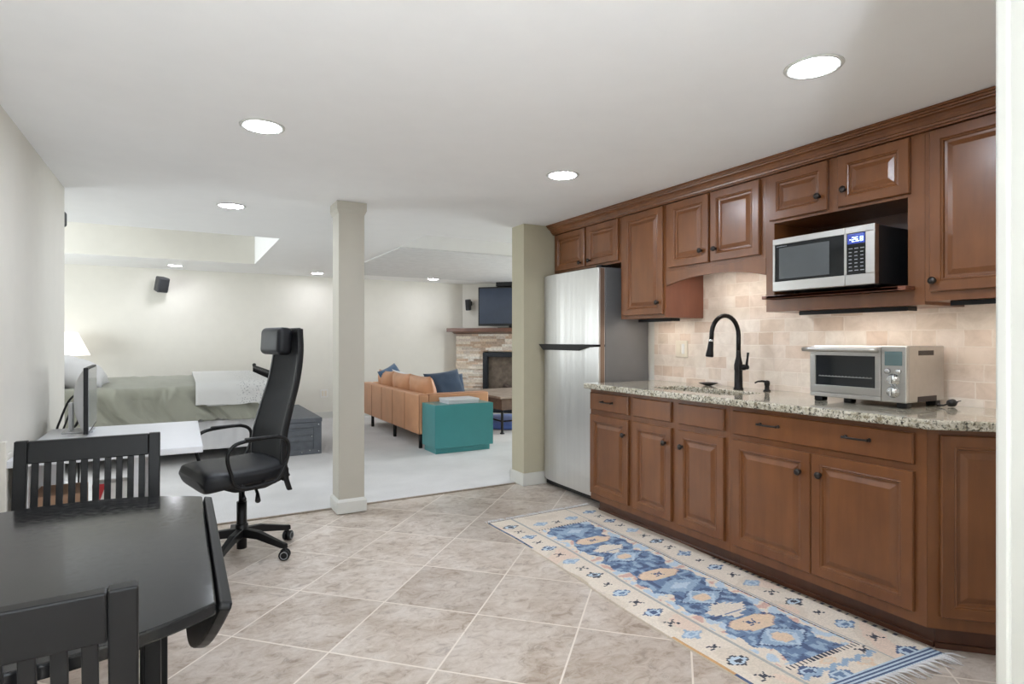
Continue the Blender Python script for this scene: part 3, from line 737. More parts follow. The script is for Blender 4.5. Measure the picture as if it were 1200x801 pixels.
for x, y in ((2.81, 1.80), (2.81, 1.41), (3.06, 1.80), (3.06, 1.41)):
    obj('foot', MB().box(x-.022, x+.022, y-.022, y+.022, .9155, .9395, .004), M_plast, t)
pl = MB(); pl.lathe([(.006, 0), (.016, .006), (.018, .03), (.010, .05), (.004, .06)], n=12, M=TR(3.02, 1.325, .934, ry=PI/2))
pl.tube([(3.02, 1.325, .934), (3.0, 1.34, .924), (2.99, 1.36, .922), (3.03, 1.374, .925)], .004, 8)
pl.tube([(3.08, 1.325, .937), (3.108, 1.318, .941)], .0022, 6); pl.tube([(3.08, 1.333, .932), (3.106, 1.330, .933)], .0022, 6)
obj('power_plug', pl, M_cord, t)

# ------------------------------------------------------------------ runner rug
def rug():
    XL, XR, YF, YN = 1.760, 2.600, 3.455, 1.215
    nu, nv = 112, 300
    cr, cr2, pe = C(228, 216, 200), C(220, 207, 190), C(228, 202, 174)
    nav, den, lb, pb, dk = C(82, 98, 130), C(112, 134, 164), C(154, 176, 198), C(190, 206, 218), C(68, 70, 80)
    rnd = random.Random(3)
    FL, FR, F0, F1 = 1.952, 2.372, 1.40, 3.14      # blue field
    cx = 2.160
    def motif(dx, dy, kind, c):
        ax, ay = abs(dx), abs(dy)
        if kind == 'x':
            if ax < .034 and ay < .020 and (abs(ax-ay*1.4) < .006 or (ay < .004 and ax < .02)): return dk
        if kind == 'o':
            e = (ax/.052)**2+(ay/.030)**2
            if ax/.058+ay/.040 < 1: return c if (e > .55 or (ax < .012 and ay < .008)) else (pb if e > .18 else c)
        if kind == 'p':
            if ax/.05+ay/.03 < 1: return pe if ax/.03+ay/.018 > 1 else cr2
        return None
    border = []
    y = 3.30; kk = 0
    while y > 1.18:
        border.append((y, kk)); y -= .112; kk += 1
    hexes = [(3.02, 'd', lb, .14, .075), (2.83, 'h', pe, .128, .05), (2.675, 's', cr, .10, .07), (2.535, 'l', lb, .13, .075), (2.26, 'h', pe, .128, .055), (2.105, 'd', lb, .15, .07), (1.965, 'l', lb, .13, .075), (1.825, 's', cr, .11, .07), (1.69, 'h', pe, .128, .052), (1.55, 'l', lb, .14, .08)]
    def colour(x, y):
        q = .0085
        xs = round(x/q)*q; ys = round(y/q)*q
        # end bands
        if y > YF-.018 or y < YN+.055:
            return (nav if int(y/.007) % 2 else pb) if y < YN+.055 else (dk if y < YF-.006 else cr)
        # field
        if FL < x < FR and F0 < y < F1:
            # jagged outline of the blue ground
            e = min(x-FL, FR-x); jag = .03+.022*abs(((ys*9.3) % 1)-.5)*2+.05*max(0, math.sin(ys*22.4))
            if e < .006: return dk if (int(ys/.012) % 2) else den
            inside = e > jag
            for hy, kd, c, hw, hh in hexes:
                dx, dy = abs(xs-cx), abs(ys-hy)
                if kd == 'h':
                    if dx < hw and dy < hh and dx/hw*.9+dy/hh*.55 < 1.05:
                        if dx/hw*.9+dy/hh*.55 > .96: return C(190, 160, 150)
                        m_ = motif(xs-cx, ys-hy, 'x', dk)
                        if m_: return nav
                        return c
                if kd == 's':
                    st = math.floor(dy/.014)*.014
                    if dx < hw*(1-st/hh)+.01*(int(dy/.007) % 2) and dy < hh: return c if not (dx < .05 and .03 < dy < .036) else den
                if kd == 'l':
                    if dx < .045 and dy < .032 and dx/.045+dy/.032 < 1.5: return pe
                    if dx/hw+dy/hh < 1: return lb if (int((dx+dy)/.02) % 3) else pb
                    if dx/hw+dy/hh < 1.12: return nav
                if kd == 'd':
                    if dx/hw+dy/hh < 1: return pb if dx/hw+dy/hh < .5 else lb
            if inside:
                n = mnoise.noise(Vector((xs*26, ys*26, 4.)))
                base = nav if n > .22 else (den if n > -.18 else lb)
                return base
            n = mnoise.noise(Vector((xs*20, ys*20, 9.)))
            return pb if n > .1 else (cr if n > -.25 else C(214, 178, 164))
        # dark toothed line at both ends of the field
        if FL < x < FR and (F0-.018 < y < F0 or F1 < y < F1+.016): return dk if (int(x/.011) % 2) else cr
        # thin line between field strip and borders
        if abs(x-(FL-.012)) < .004 or abs(x-(FR+.014)) < .004: return C(176, 176, 170)
        # end panel zigzag
        if FL < x < FR and YN+.06 < y < F0-.03:
            z = 1.318+.018*abs(((x*14) % 1)-.5)*2
            if abs(y-z) < .011: return lb
        for by, k_ in border:
            for bx in ((XL+FL-.012)/2, (XR+FR+.014)/2):
                c_ = motif(xs-bx, ys-by, 'x' if k_ % 2 else ('o' if k_ % 4 else 'o'), [dk, den, nav, lb][(k_//2+(bx > cx)) % 4])
                if c_: return c_
        for ex, ey, kd, c in ((2.02, 1.345, 'o', nav), (2.15, 1.36, 'p', pe), (2.27, 1.30, 'p', pe), (2.10, 1.285, 'o', den), (2.35, 1.35, 'x', dk), (2.05, 3.25, 'o', lb), (2.17, 3.23, 'x', dk), (2.30, 3.25, 'o', lb)):
            c_ = motif(xs-ex, ys-ey, kd, c)
            if c_: return c_
        # coloured selvedges
        if x < XL+.012:
            if 1.30 < y < 1.45: return nav
            if 1.45 < y < 1.75: return C(206, 164, 116)
            if y > 2.9: return dk if int(y/.012) % 2 else den
        if x > XR-.020 and (1.35 < y < 2.3): return dk if int(y/.012) % 3 == 0 else C(190, 178, 158)
        n = mnoise.noise(Vector((xs*5, ys*5, 0)))
        return cr if n > -.1 else (cr2 if n > -.35 else C(226, 204, 186))
    bm = bmesh.new(); lay = bm.loops.layers.float_color.new('Col')
    def P(i, j):
        u, v = i/nu, j/nv
        x0 = XL+.012*math.sin(v*7)-.022*v*v*(v > .5); x1 = XR+.010*math.sin(v*5+1)-.03*v**3
        x = x0+(x1-x0)*u; y = YF+(YN-YF)*v+.018*u*(1-v)-.075*v**4*(u-.0)
        z = .0085+.003*mnoise.noise(Vector((u*3, v*9, 2)))+.012*math.exp(-((u-.0)/.12)**2-((v-.47)/.035)**2)
        return x, y, z
    V = [[bm.verts.new(P(i, j)) for j in range(nv+1)] for i in range(nu+1)]
    for i in range(nu):
        for j in range(nv):
            f = bm.faces.new((V[i][j], V[i][j+1], V[i+1][j+1], V[i+1][j])); f.smooth = True
            u, v = (i+.5)/nu, (j+.5)/nv
            c = colour(XL+(XR-XL)*u, YF+(YN-YF)*v)
            k = 1+.10*(rnd.random()-.5); c = (c[0]*k, c[1]*k, c[2]*k, 1)
            for lp in f.loops: lp[lay] = c
    # underside and edges
    rim = [V[i][0] for i in range(nu+1)]+[V[nu][j] for j in range(1, nv+1)]+[V[i][nv] for i in range(nu-1, -1, -1)]+[V[0][j] for j in range(nv-1, 0, -1)]
    lowv = [bm.verts.new((v.co.x, v.co.y, .0008)) for v in rim]
    for k in range(len(rim)):
        f = bm.faces.new((rim[k], rim[(k+1) % len(rim)], lowv[(k+1) % len(rim)], lowv[k]))
        for lp in f.loops: lp[lay] = cr2
    f = bm.faces.new(lowv)
    for lp in f.loops: lp[lay] = cr2
    bmesh.ops.recalc_face_normals(bm, faces=bm.faces)
    far = [Vector(P(i, 0)) for i in range(0, nu+1, 2)]; near = [Vector(P(i, nv)) for i in range(0, nu+1)]
    return bm, far, near
rbm, far, near = rug()
rg = obj('runner_rug', rbm, M_rug); tag(rg, 'blue and cream kilim runner rug with fringed ends on the tile floor', 'rug')
rnd = random.Random(5); fr = MB()
for k, p in enumerate(near):
    if k % 2: continue
    a = rnd.uniform(-.5, .5); L1 = rnd.uniform(.045, .075)
    pts = [p+Vector((0, .002, .001)), p+Vector((.02*a+.012, -.35*L1, .004)), p+Vector((.05*a+.03, -L1, -p.z+.003))]
    fr.tube(pts, .0028, 6, radii=[.0034, .003, .0018])
obj('fringe', fr, M_wht_f, rg); fr = MB()
for p in far:
    a = rnd.uniform(-.5, .5)
    fr.tube([p+Vector((0, -.002, 0)), p+Vector((.03*a, .018, 0)), p+Vector((.05*a-.006, .040, -p.z+.003))], .003, 5, radii=[.0036, .003, .002])
obj('fringe', fr, M_wht_f, rg)
# ------------------------------------------------------------------ recessed downlights
def downlight(x, y, label, z=H):
    t = thing('recessed_downlight', (x, y, z), label, 'ceiling light', 'recessed ceiling downlights')
    obj('trim_ring', MB().lathe([(.078, -.001), (.083, -.006), (.094, -.006), (.098, -.001)], x, y, z, 32), M_trim, t)
    obj('lens', MB().lathe([(.0775, -.001), (.076, -.0045), (0, -.006)], x, y, z, 32), M_lens if y < 5 else M_lens_far, t)
downlight(.321, 2.87, 'recessed ceiling downlight above the space between dining table and office chair')
downlight(1.955, 1.28, 'recessed ceiling downlight nearest the microwave cabinet')
downlight(1.955, 2.85, 'recessed ceiling downlight in front of the overhead cabinet above the fridge')
downlight(.316, 4.68, 'recessed ceiling downlight between the bed tray and the office chair')
downlight(3.46, 8.64, 'recessed ceiling downlight above the sofa near the television wall', H-.012)
downlight(-.07, 8.80, 'recessed ceiling downlight above the speaker on the bedroom back wall')
downlight(1.72, 8.80, 'recessed ceiling downlight partly hidden behind the white column')
for x, y, l in ((.321, 1.28, 'above the dining table'), (5.2, 8.64, 'added unseen above the far side of the fireplace'), (5.2, 6.4, 'added in the hidden part of the living room'), (5.2, 4.9, 'added unseen behind the partition'), (.2, -1.2, 'added unseen in the passage')):  # all but the first are added, unseen lights that brighten the rooms
    downlight(x, y, 'recessed ceiling downlight '+l)
for x in (-2.0,): downlight(x, 7.0, 'recessed downlight inside the ceiling tray, '+('nearer the column' if x > -1 else 'above the pillows'), H+.40)

# ------------------------------------------------------------------ added uplight behind the camera, brightens the ceiling
t = thing('added_uplight', (-.48, -.95, 0), 'round white uplight added unseen behind the camera to brighten the ceiling', 'lamp')
obj('housing', MB().lathe([(.15, .0005), (.15, .44), (.143, .445), (.143, .42), (0, .418)], -.48, -.95, 0, 32), M_trim, t)
obj('lens', MB().lathe([(.14, .421), (.14, .432), (0, .434)], -.48, -.95, 0, 32), plain('fill_uplight_lens', C(250, 250, 250), .5, emit=(.86, .94, 1.04, 1), estr=FILL_UPLIGHT), t)

# ------------------------------------------------------------------ dining table
TXc, TYc, TR_, TZ = -.262, 1.583, .517, .75
XL, XR = TXc-.317, TXc+.317
t = thing('dining_table', (TXc, TYc, 0), 'round black drop-leaf dining table with worn glossy top and lowered leaf', 'table')
a0 = math.acos(.317/TR_)
top = []
for i in range(25): a = a0+(PI-2*a0)*i/24; top.append((TXc+TR_*math.cos(a), TYc+TR_*math.sin(a)))
for i in range(25): a = PI+a0+(PI-2*a0)*i/24; top.append((TXc+TR_*math.cos(a), TYc+TR_*math.sin(a)))
obj('tabletop', MB().prism(top, TZ-.024, TZ, 'z', .004), M_table, t)
def leaf(sgn):
    n = 24; hl = TR_*math.sin(a0); pts = [(-hl, .0)]
    pts.append((-hl-.004, .012))
    for i in range(1, n):
        s_ = -hl+2*hl*i/n; pts.append((s_, math.sqrt(TR_**2-s_**2)-.317+.014))
    pts += [(hl+.004, .012), (hl, .0)]
    m = MB(); tl = math.radians(14)
    # leaf hangs from the hinge, its foot leaning in towards the legs
    M = frameM((TXc+sgn*(.317+.027), TYc, TZ-.006), (0, 1, 0), (-sgn*math.sin(tl), 0, -math.cos(tl)), (-sgn*math.cos(tl), 0, math.sin(tl)))
    m.prism(pts, 0, .022, 'z', .004, M=M); return obj('drop_leaf', m, M_black, t)
leaf(1); leaf(-1)
m = MB()
for sx in (-1, 1): m.box(TXc+sx*.215-.010, TXc+sx*.215+.010, TYc-.30, TYc+.30, TZ-.10, TZ-.0245)
for sy in (-1, 1): m.box(TXc-.215, TXc+.215, TYc+sy*.30-.010, TYc+sy*.30+.010, TZ-.10, TZ-.0245)
obj('apron', m, M_black, t)
for sx in (-1, 1):
    for sy in (-1, 1): obj('leg', MB().box(TXc+sx*(.215 if sx > 0 else .236)-.014, TXc+sx*(.215 if sx > 0 else .236)+.014, TYc+sy*.30-.014, TYc+sy*.30+.014, 0, TZ-.0248, .003), M_black, t)

# ------------------------------------------------------------------ dining chairs
def dining_chair(cx, cy, rz, label):
    """local: front is +y, backrest at y = 0, seat ahead of it"""
    t = thing('dining_chair', (cx, cy, 0), label, 'chair', 'black slat-back dining chairs'); b = Vector((cx, cy, 0))
    R = Matrix.Translation(b) @ Matrix.Rotation(rz, 4, 'Z'); W = .405
    def lean(z): return -.075*max(0, (z-.44)/.48)**1.15
    for sx in (-1, 1):
        m = MB(); tmp = bmesh.new(); secs = []
        for z in (0, .25, .44, .60, .76, .89):
            y = lean(z) if z > .44 else -.05*(.44-z)/.44
            x0 = sx*(W/2-.0175); secs.append([tmp.verts.new(p) for p in ((x0-.0175, y-.013, z), (x0+.0175, y-.013, z), (x0+.0175, y+.013, z), (x0-.0175, y+.013, z))])
        for A, B in zip(secs, secs[1:]):
            for k in range(4): tmp.faces.new((A[k], A[(k+1) % 4], B[(k+1) % 4], B[k]))
        tmp.faces.new(secs[0][::-1]); tmp.faces.new(secs[-1]); bmesh.ops.recalc_face_normals(tmp, faces=tmp.faces)
        bmesh.ops.bevel(tmp, geom=[e for e in tmp.edges if e.calc_face_angle(0) > 1], offset=.003, segments=2, affect='EDGES', profile=.5)
        m._merge(tmp, R); obj('back_post', m, M_black, t)
        obj('front_leg', MB().box(sx*(W/2-.02)-.018, sx*(W/2-.02)+.018, .365, .40, 0, .43, .003, M=R), M_black, t)
        obj('side_stretcher', MB().box(sx*(W/2-.02)-.009, sx*(W/2-.02)+.009, 0, .37, .18, .205, .002, M=R), M_black, t)
        obj('side_rail', MB().box(sx*(W/2-.02)-.010, sx*(W/2-.02)+.010, .012, .37, .37, .43, .002, M=R), M_black, t)
    def rail(z0, z1, name):
        m = MB(); y0, y1 = lean(z0), lean(z1)
        m.prism([(y0-.0128, z0), (y0+.0128, z0), (y1+.0128, z1), (y1-.0128, z1)], -W/2+.0352, W/2-.0352, 'x', .003, M=R); obj(name, m, M_black, t)
    rail(.817, .888, 'top_rail'); rail(.52, .57, 'lower_rail')
    for i in range(10):
        x = -W/2+.037+.0148+(W-.074-.0296)*i/9*1.0
        x = -W/2+.055+(W-.11)*i/9
        m = MB(); m.prism([(lean(.565)-.004, .565), (lean(.565)+.006, .565), (lean(.820)+.006, .820), (lean(.820)-.004, .820)], x-.0095, x+.0095, 'x', .0015, M=R); obj('back_slat', m, M_black, t)
    obj('front_rail', MB().box(-W/2+.036, W/2-.036, .372, .392, .37, .43, .002, M=R), M_black, t)
    obj('rear_rail', MB().box(-W/2+.036, W/2-.036, -.010, .010, .37, .43, .002, M=R), M_black, t)
    obj('seat', MB().box(-W/2-.005, W/2+.005, .016, .43, .432, .458, .008, M=R), M_black, t)
    return t
dining_chair(-.268, 2.375, PI, 'black slat-back dining chair tucked at the far side of the dining table by the desk')
dining_chair(-.256, 1.003, .05, 'black slat-back dining chair at the near side of the dining table, nearest the camera')

# ------------------------------------------------------------------ office chair
OX, OY = .300, 3.66
t = thing('office_chair', (OX, OY, 0), 'black high-back swivel office chair with mesh back and headrest beside the white desk', 'office chair')
R = Matrix.Translation((OX, OY, 0)) @ Matrix.Rotation(math.radians(194), 4, 'Z')
# base
hub = MB().lathe([(.034, .10), (.036, .105), (.034, .17), (.030, .175)], 0, 0, 0, 24, M=R).lathe([(.027, .035), (.027, .30)], 0, 0, 0, 20, M=R).lathe([(.016, .30), (.016, .43)], 0, 0, 0, 16, M=R)
obj('gas_lift', hub, M_plast, t)
wa = [math.radians(a) for a in (24, -47, -119, 95, 167)]
for a in wa:
    d = Vector((math.cos(a), math.sin(a), 0)); c0 = Vector((OX, OY, 0)); sd = Vector((-d.y, d.x, 0)); m = MB(); tmp = bmesh.new(); S_ = []
    for r_, zt, zb, w in ((.02, .150, .102, .024), (.12, .142, .10, .022), (.27, .098, .066, .015), (.305, .090, .064, .013)):
        c = c0+d*r_; S_.append([tmp.verts.new(p) for p in (c-sd*w+Vector((0, 0, zb)), c+sd*w+Vector((0, 0, zb)), c+sd*w*.8+Vector((0, 0, zt)), c-sd*w*.8+Vector((0, 0, zt)))])
    for A, B in zip(S_, S_[1:]):
        for k in range(4): tmp.faces.new((A[k], A[(k+1) % 4], B[(k+1) % 4], B[k]))
    tmp.faces.new(S_[0][::-1]); tmp.faces.new(S_[-1]); bmesh.ops.recalc_face_normals(tmp, faces=tmp.faces)
    bmesh.ops.bevel(tmp, geom=[e for e in tmp.edges if e.calc_face_angle(0) > .8], offset=.004, segments=2, affect='EDGES', profile=.5)
    m._merge(tmp); arm = obj('base_arm', m, M_plast, t)
    wc = c0+d*.292; ax = Matrix.Translation((wc.x, wc.y, .030)) @ Matrix.Rotation(a+.5, 4, 'Z') @ Matrix.Rotation(PI/2, 4, 'X')
    cs = MB()
    for s0, s1 in ((-.024, -.006), (.006, .024)): cs.lathe([(.020, s0), (.029, s0+.003), (.030, s0+.006), (.029, s1-.003), (.020, s1)], n=22, M=ax)
    cs.lathe([(.007, -.03), (.007, .036)], wc.x, wc.y, .030, 10); cs.lathe([(.012, -.006), (.012, .006)], n=12, M=ax)
    cs = obj('caster', cs, M_plast, arm)
    rm = MB()
    for s in (-.0245, .0245): rm.tube([ax @ Vector((.019*math.cos(2*PI*k/20), .019*math.sin(2*PI*k/20), s)) for k in range(20)], .003, 6, closed=True)
    obj('caster_ring', rm, M_plastg, arm)
# seat
def seatf():
    m = MB(); t_ = bmesh.new(); n, k_ = 44, 18; W, D0, D1 = .262, -.175, .265
    prof = []
    for i in range(n+1):
        u = i/n; x = D0+(D1-D0)*u
        zt = .532-.008*math.sin(PI*u)-.012*max(0, (u-.8)/.2)**2+.012*(1-u)**3
        zb = .440-.030*max(0, (u-.4)/.6)**1.5
        prof.append((x, zt, zb))
    rings = []
    for x, zt, zb in prof:
        u = (x-D0)/(D1-D0); e = 1-.12*abs(2*u-1)**3; hw = W*e; hh = (zt-zb)/2*max(.25, (1-abs(2*u-1)**26)**.45); zc = (zt+zb)/2
        R_ = []
        for k in range(k_*2):
            a = 2*PI*k/(k_*2); ca, sa = math.cos(a), math.sin(a); p = 5.
            rr = (abs(ca)**p+abs(sa)**p)**(-1/p); R_.append(t_.verts.new((x, hw*ca*rr, zc+hh*sa*rr)))
        rings.append(R_)
    N = k_*2
    for A, B in zip(rings, rings[1:]):
        for k in range(N): t_.faces.new((A[k], A[(k+1) % N], B[(k+1) % N], B[k])).smooth = True
    t_.faces.new(rings[0][::-1]).smooth = True; t_.faces.new(rings[-1]).smooth = True
    bmesh.ops.recalc_face_normals(t_, faces=t_.faces)
    return m._merge(t_, R)
obj('seat', seatf(), M_leath, t)
m = MB(); m.prism([(-.20, .460), (-.20, .445), (-.06, .400), (.10, .400), (.19, .440), (.21, .460)], -.20, .20, 'y', .012, M=R)
obj('under_seat_shell', m, M_plast, t)
m = MB(); m.tube([R @ Vector(p) for p in ((.02, .05, .402), (.05, .16, .385), (.07, .24, .372))], .009, 8, radii=[.009, .009, .013]); m.tube([R @ Vector(p) for p in ((-.05, .05, .40), (-.03, .16, .37), (-.01, .22, .345))], .009, 8, radii=[.009, .009, .015])
obj('tilt_lever', m, M_plast, t)
# back: two curved side rails, mesh sheet between, headrest
bk = [(-.175, .375), (-.150, .45), (-.132, .55), (-.142, .68), (-.180, .82), (-.222, .96), (-.246, 1.08), (-.256, 1.18), (-.252, 1.285)]
def bx(z):
    for (x0, z0), (x1, z1) in zip(bk, bk[1:]):
        if z <= z1: f = (z-z0)/(z1-z0); return x0+(x1-x0)*f
    return bk[-1][0]
def bw(z): return .225-.055*max(0, min(1, (z-.5)/.75))
for sy in (-1, 1):
    m = MB(); pts = []
    zs = [.375+.91*i/28 for i in range(29)]
    tmp = bmesh.new(); S_ = []
    for z in zs:
        x = sum(bx(z+dz) for dz in (-.03, 0, .03))/3; y = sy*bw(z); w = .011; dpt = .030 if z > .45 else .022
        S_.append([tmp.verts.new(p) for p in ((x-dpt, y-w, z), (x+.006, y-w, z), (x+.006, y+w, z), (x-dpt, y+w, z))])
    for A, B in zip(S_, S_[1:]):
        for k in range(4): tmp.faces.new((A[k], A[(k+1) % 4], B[(k+1) % 4], B[k]))
    tmp.faces.new(S_[0][::-1]); tmp.faces.new(S_[-1]); bmesh.ops.recalc_face_normals(tmp, faces=tmp.faces)
    bmesh.ops.bevel(tmp, geom=[e for e in tmp.edges if e.calc_face_angle(0) > .8], offset=.005, segments=2, affect='EDGES', profile=.5)
    for f in tmp.faces: f.smooth = True
    m._merge(tmp, R); obj('back_frame', m, M_plast, t, 40)
def sheet(u, v, off=0):
    z = .47+(1.27-.47)*v; y = (2*u-1)*(bw(z)-.002); x = sum(bx(z+dz) for dz in (-.03, 0, .03))/3
    return (x+.004-.035*(1-(2*u-1)**2)+off, y, z)
m = MB(); m.grid(lambda u, v: sheet(u, v), 14, 30, M=R); m.grid(lambda u, v: sheet(1-u, v, -.004), 14, 30, M=R)
obj('mesh_back', m, M_mesh, t)
m = MB(); m.box(-.278, -.254, -.165, .165, 1.255, 1.29, .006, M=R); obj('top_crossbar', m, M_plast, t)
obj('lower_crossbar', MB().box(-.172, -.144, -.222, .222, .43, .475, .006, M=R), M_plast, t)
m = MB(); tmp = bmesh.new(); bmesh.ops.create_cube(tmp, size=1)
for v in tmp.verts: v.co = (v.co.x*.090, v.co.y*.29, v.co.z*.160)
bmesh.ops.bevel(tmp, geom=tmp.edges[:], offset=.032, segments=5, profile=.5, affect='EDGES')
for f in tmp.faces: f.smooth = True
m._merge(tmp, R @ TR(-.196, 0, 1.212, ry=-.06)); obj('headrest', m, M_leath, t, 60)
# armrests: closed loops
for sy in (-1, 1):
    m = MB(); y = sy*.285
    ctrl = [(x_*.90+.055, z_) for x_, z_ in [(.060, .445), (.110, .54), (.125, .61), (.105, .655), (.05, .682), (-.10, .694), (-.18, .688), (-.222, .662), (-.230, .615), (-.212, .54), (-.165, .468), (-.12, .447)]]
    pts = []
    n = len(ctrl)
    for i in range(n):
        p0, p1, p2, p3 = (ctrl[(i+k) % n] for k in (-1, 0, 1, 2))
        for s_ in range(5):
            q_ = s_/5; f = lambda a, b, c, d: .5*((2*b)+(-a+c)*q_+(2*a-5*b+4*c-d)*q_*q_+(-a+3*b-3*c+d)*q_**3)
            x_, z_ = f(p0[0], p1[0], p2[0], p3[0]), f(p0[1], p1[1], p2[1], p3[1]); pts.append(R @ Vector((x_, y, z_)))
    m.tube(pts, .010, 10, closed=True)
    for x_ in (-.03, .085): m.tube([R @ Vector((x_, y, .447)), R @ Vector((x_, sy*.18, .452))], .009, 8)
    m.box(-.10, .08, y-.017, y+.017, .688, .703, .007, M=R)
    obj('armrest', m, M_plast, t)

# ------------------------------------------------------------------ desk, monitor and cables
t = thing('desk', (-.28, 3.66, 0), 'white desk standing against the wall behind the dining chair', 'desk')
DX0, DX1, DY0, DY1, DZ = -.632, .09, 3.13, 4.13, .718
obj('desktop', MB().box(DX0, DX1, DY0, DY1, DZ-.030, DZ, .003), M_white, t)
for x in (DX0+.05, DX1-.27):
    for y in (DY0+.06, DY1-.08): obj('leg', MB().box(x-.016, x+.016, y-.016, y+.016, 0, DZ-.0305, .003), M_white, t)
obj('rear_brace', MB().box(DX0+.03, DX0+.05, DY0+.09, DY1-.11, .45, DZ-.031, .002), M_white, t)
# monitor: its screen faces the office chair
t = thing('monitor', (-.46, 3.95, DZ), 'silver computer monitor seen edge-on on the white desk', 'monitor')
A_ = Vector((-.420, 3.715, 0)); B_ = Vector((-.437, 4.215, 0)); u = (B_-A_).normalized(); n = Vector((u.y, -u.x, 0))   # n points to +X
M = frameM((A_.x, A_.y, DZ), u, (0, 0, 1), n); W = (B_-A_).length
obj('bezel', MB().box(0, W, .012, .357, -.020, .0, .003, M=M), M_plast, t)
obj('screen', MB().box(.008, W-.008, .028, .348, .0002, .003, M=M), plain('screen_reflection_grey', C(150, 152, 154), .10, spec=.8), t)  # light grey base colour stands in for the glossy screen's reflection
m = MB(); m.grid(lambda a, b: (W*a, .014+.340*b, -.0205-.055*(1-abs(2*b-1)**2.6)*(1-abs(2*a-1)**4)), 16, 16, M=M)
obj('back_shell', m, M_plastg if False else plain('silver_shell', C(196, 196, 196), .4), t)
m = MB(); m.box(W/2-.08, W/2+.08, .0005, .009, -.13, .01, .003, M=M); m.box(W/2-.03, W/2+.03, .008, .16, -.105, -.085, .003, M=M); obj('stand', m, plain('silver_shell', C(196, 196, 196), .4), t)
def cable(pts, r, label):
    P_ = [Vector(p) for p in pts]; out = []
    for i in range(len(P_)-1):
        p0, p1, p2, p3 = P_[max(i-1, 0)], P_[i], P_[i+1], P_[min(i+2, len(P_)-1)]
        for s_ in range(6):
            q_ = s_/6; out.append(.5*((2*p1)+(-p0+p2)*q_+(2*p0-5*p1+4*p2-p3)*q_*q_+(-p0+3*p1-3*p2+p3)*q_**3))
    out.append(P_[-1]); return tag(obj('cable', MB().tube(out, r, 8), M_cord), label, 'cable', 'black cables behind the monitor')
cable([(-.500, 4.06, .90), (-.515, 4.15, .915), (-.560, 4.16, .87), (-.598, 4.17, .77), (-.622, 4.18, .67), (-.630, 4.19, .40), (-.628, 4.19, .02)], .006, 'black cable looping from monitor to wall, outermost of the bundle')
cable([(-.498, 4.04, .89), (-.508, 4.15, .905), (-.535, 4.165, .86), (-.578, 4.18, .74), (-.600, 4.19, .64), (-.605, 4.20, .35), (-.605, 4.20, .02)], .005, 'black cable beside the outermost loop behind the monitor')
cable([(-.496, 4.02, .87), (-.500, 4.16, .88), (-.505, 4.19, .80), (-.530, 4.21, .73), (-.560, 4.22, .66), (-.565, 4.22, .35), (-.56, 4.22, .02)], .007, 'thick black cable drooping behind the desk by the monitor')
cable([(-.494, 4.00, .84), (-.490, 4.16, .84), (-.487, 4.21, .76), (-.515, 4.235, .66), (-.525, 4.24, .35), (-.52, 4.24, .02)], .005, 'thin black cable innermost of the bundle behind the monitor')
# cord covers on the wall
tag(obj('cord_cover', MB().box(-.6495, -.628, 3.12, 3.15, .40, .80, .004), M_wall), 'wall-coloured vertical cord cover on the wall above the dining chair', 'cord cover')
tag(obj('wall_plate', MB().box(-.6495, -.640, 3.22, 3.30, .62, .735, .003), M_wall), 'beige wall plate beside the cord cover on the wall', 'outlet')
# under the desk
m = MB(); m.box(-.60, -.40, 3.30, 3.55, .0005, .52, .004); bx_ = obj('cardboard_box', m, M_cardb); tag(bx_, 'tall brown cardboard box under the white desk', 'box')
t = thing('gift_bag', (-.28, 3.32, 0), 'red and white paper bag under the desk behind the dining chair slats', 'bag')
m = MB(); m.prism([(-.345, .0005), (-.215, .0005), (-.205, .56), (-.355, .56)], 3.26, 3.36, 'y', .004)
obj('body', m, M_socket, t)
m = MB(); m.prism([(-.352, .40), (-.300, .56), (-.353, .56)], 3.256, 3.259, 'y'); m.prism([(-.26, .02), (-.22, .02), (-.215, .34), (-.30, .18)], 3.256, 3.259, 'y')
obj('red_print', m, M_red, t)

# ------------------------------------------------------------------ bed
BX0, BX1, BY0, BY1 = -1.36, .81, 6.48, 8.53
t = thing('bed', ((BX0+BX1)/2, 7.5, 0), 'bed with white skirt and black spindle footboard against the bedroom area', 'bed')
obj('mattress', MB().box(BX0+.05, BX1-.05, BY0+.03, BY1-.03, .40, .735, .05, 4), M_wht_f, t)
m = MB()
def skirt(u, v):
    x = BX0+.05+(BX1-BX0-.09)*u; return (x, BY0+.012+.006*math.sin(x*34)+.004*math.sin(x*71+1), .14+.28*v)
m.grid(skirt, 120, 3); m.box(BX0+.05, BX1-.045, BY0+.022, BY1-.02, .14, .42)
obj('bed_skirt', m, M_skirt, t)
FBX = .85
for y in (BY0+.02, BY1-.02): obj('footboard_post', MB().lathe([(.018, .0005), (.018, .87), (.024, .88), (.022, .90), (0, .91)], FBX, y, 0, 14), M_plast, t)
m = MB(); m.tube([(FBX, BY0+.02, .855), (FBX, BY1-.02, .855)], .017, 10); m.tube([(FBX, BY0+.02, .30), (FBX, BY1-.02, .30)], .014, 10)
for i in range(2): pass
obj('footboard_rail', m, M_plast, t)
for i in range(14):
    y = BY0+.12+(BY1-BY0-.24)*i/13; obj('footboard_spindle', MB().lathe([(.010, .31), (.010, .83), (.020, .838), (.020, .876), (.008, .882)], FBX, y, 0, 10), M_plast, t)
obj('headboard', MB().box(BX0-.03, BX0+.03, BY0-.02, BY1+.02, .0005, 1.02, .01), M_white, t)
for x in (BX0+.1, BX1-.1):
    for y in (BY0+.1, BY1-.1): obj('leg', MB().box(x-.03, x+.03, y-.03, y+.03, .0085, .145, .003), M_plast, t)
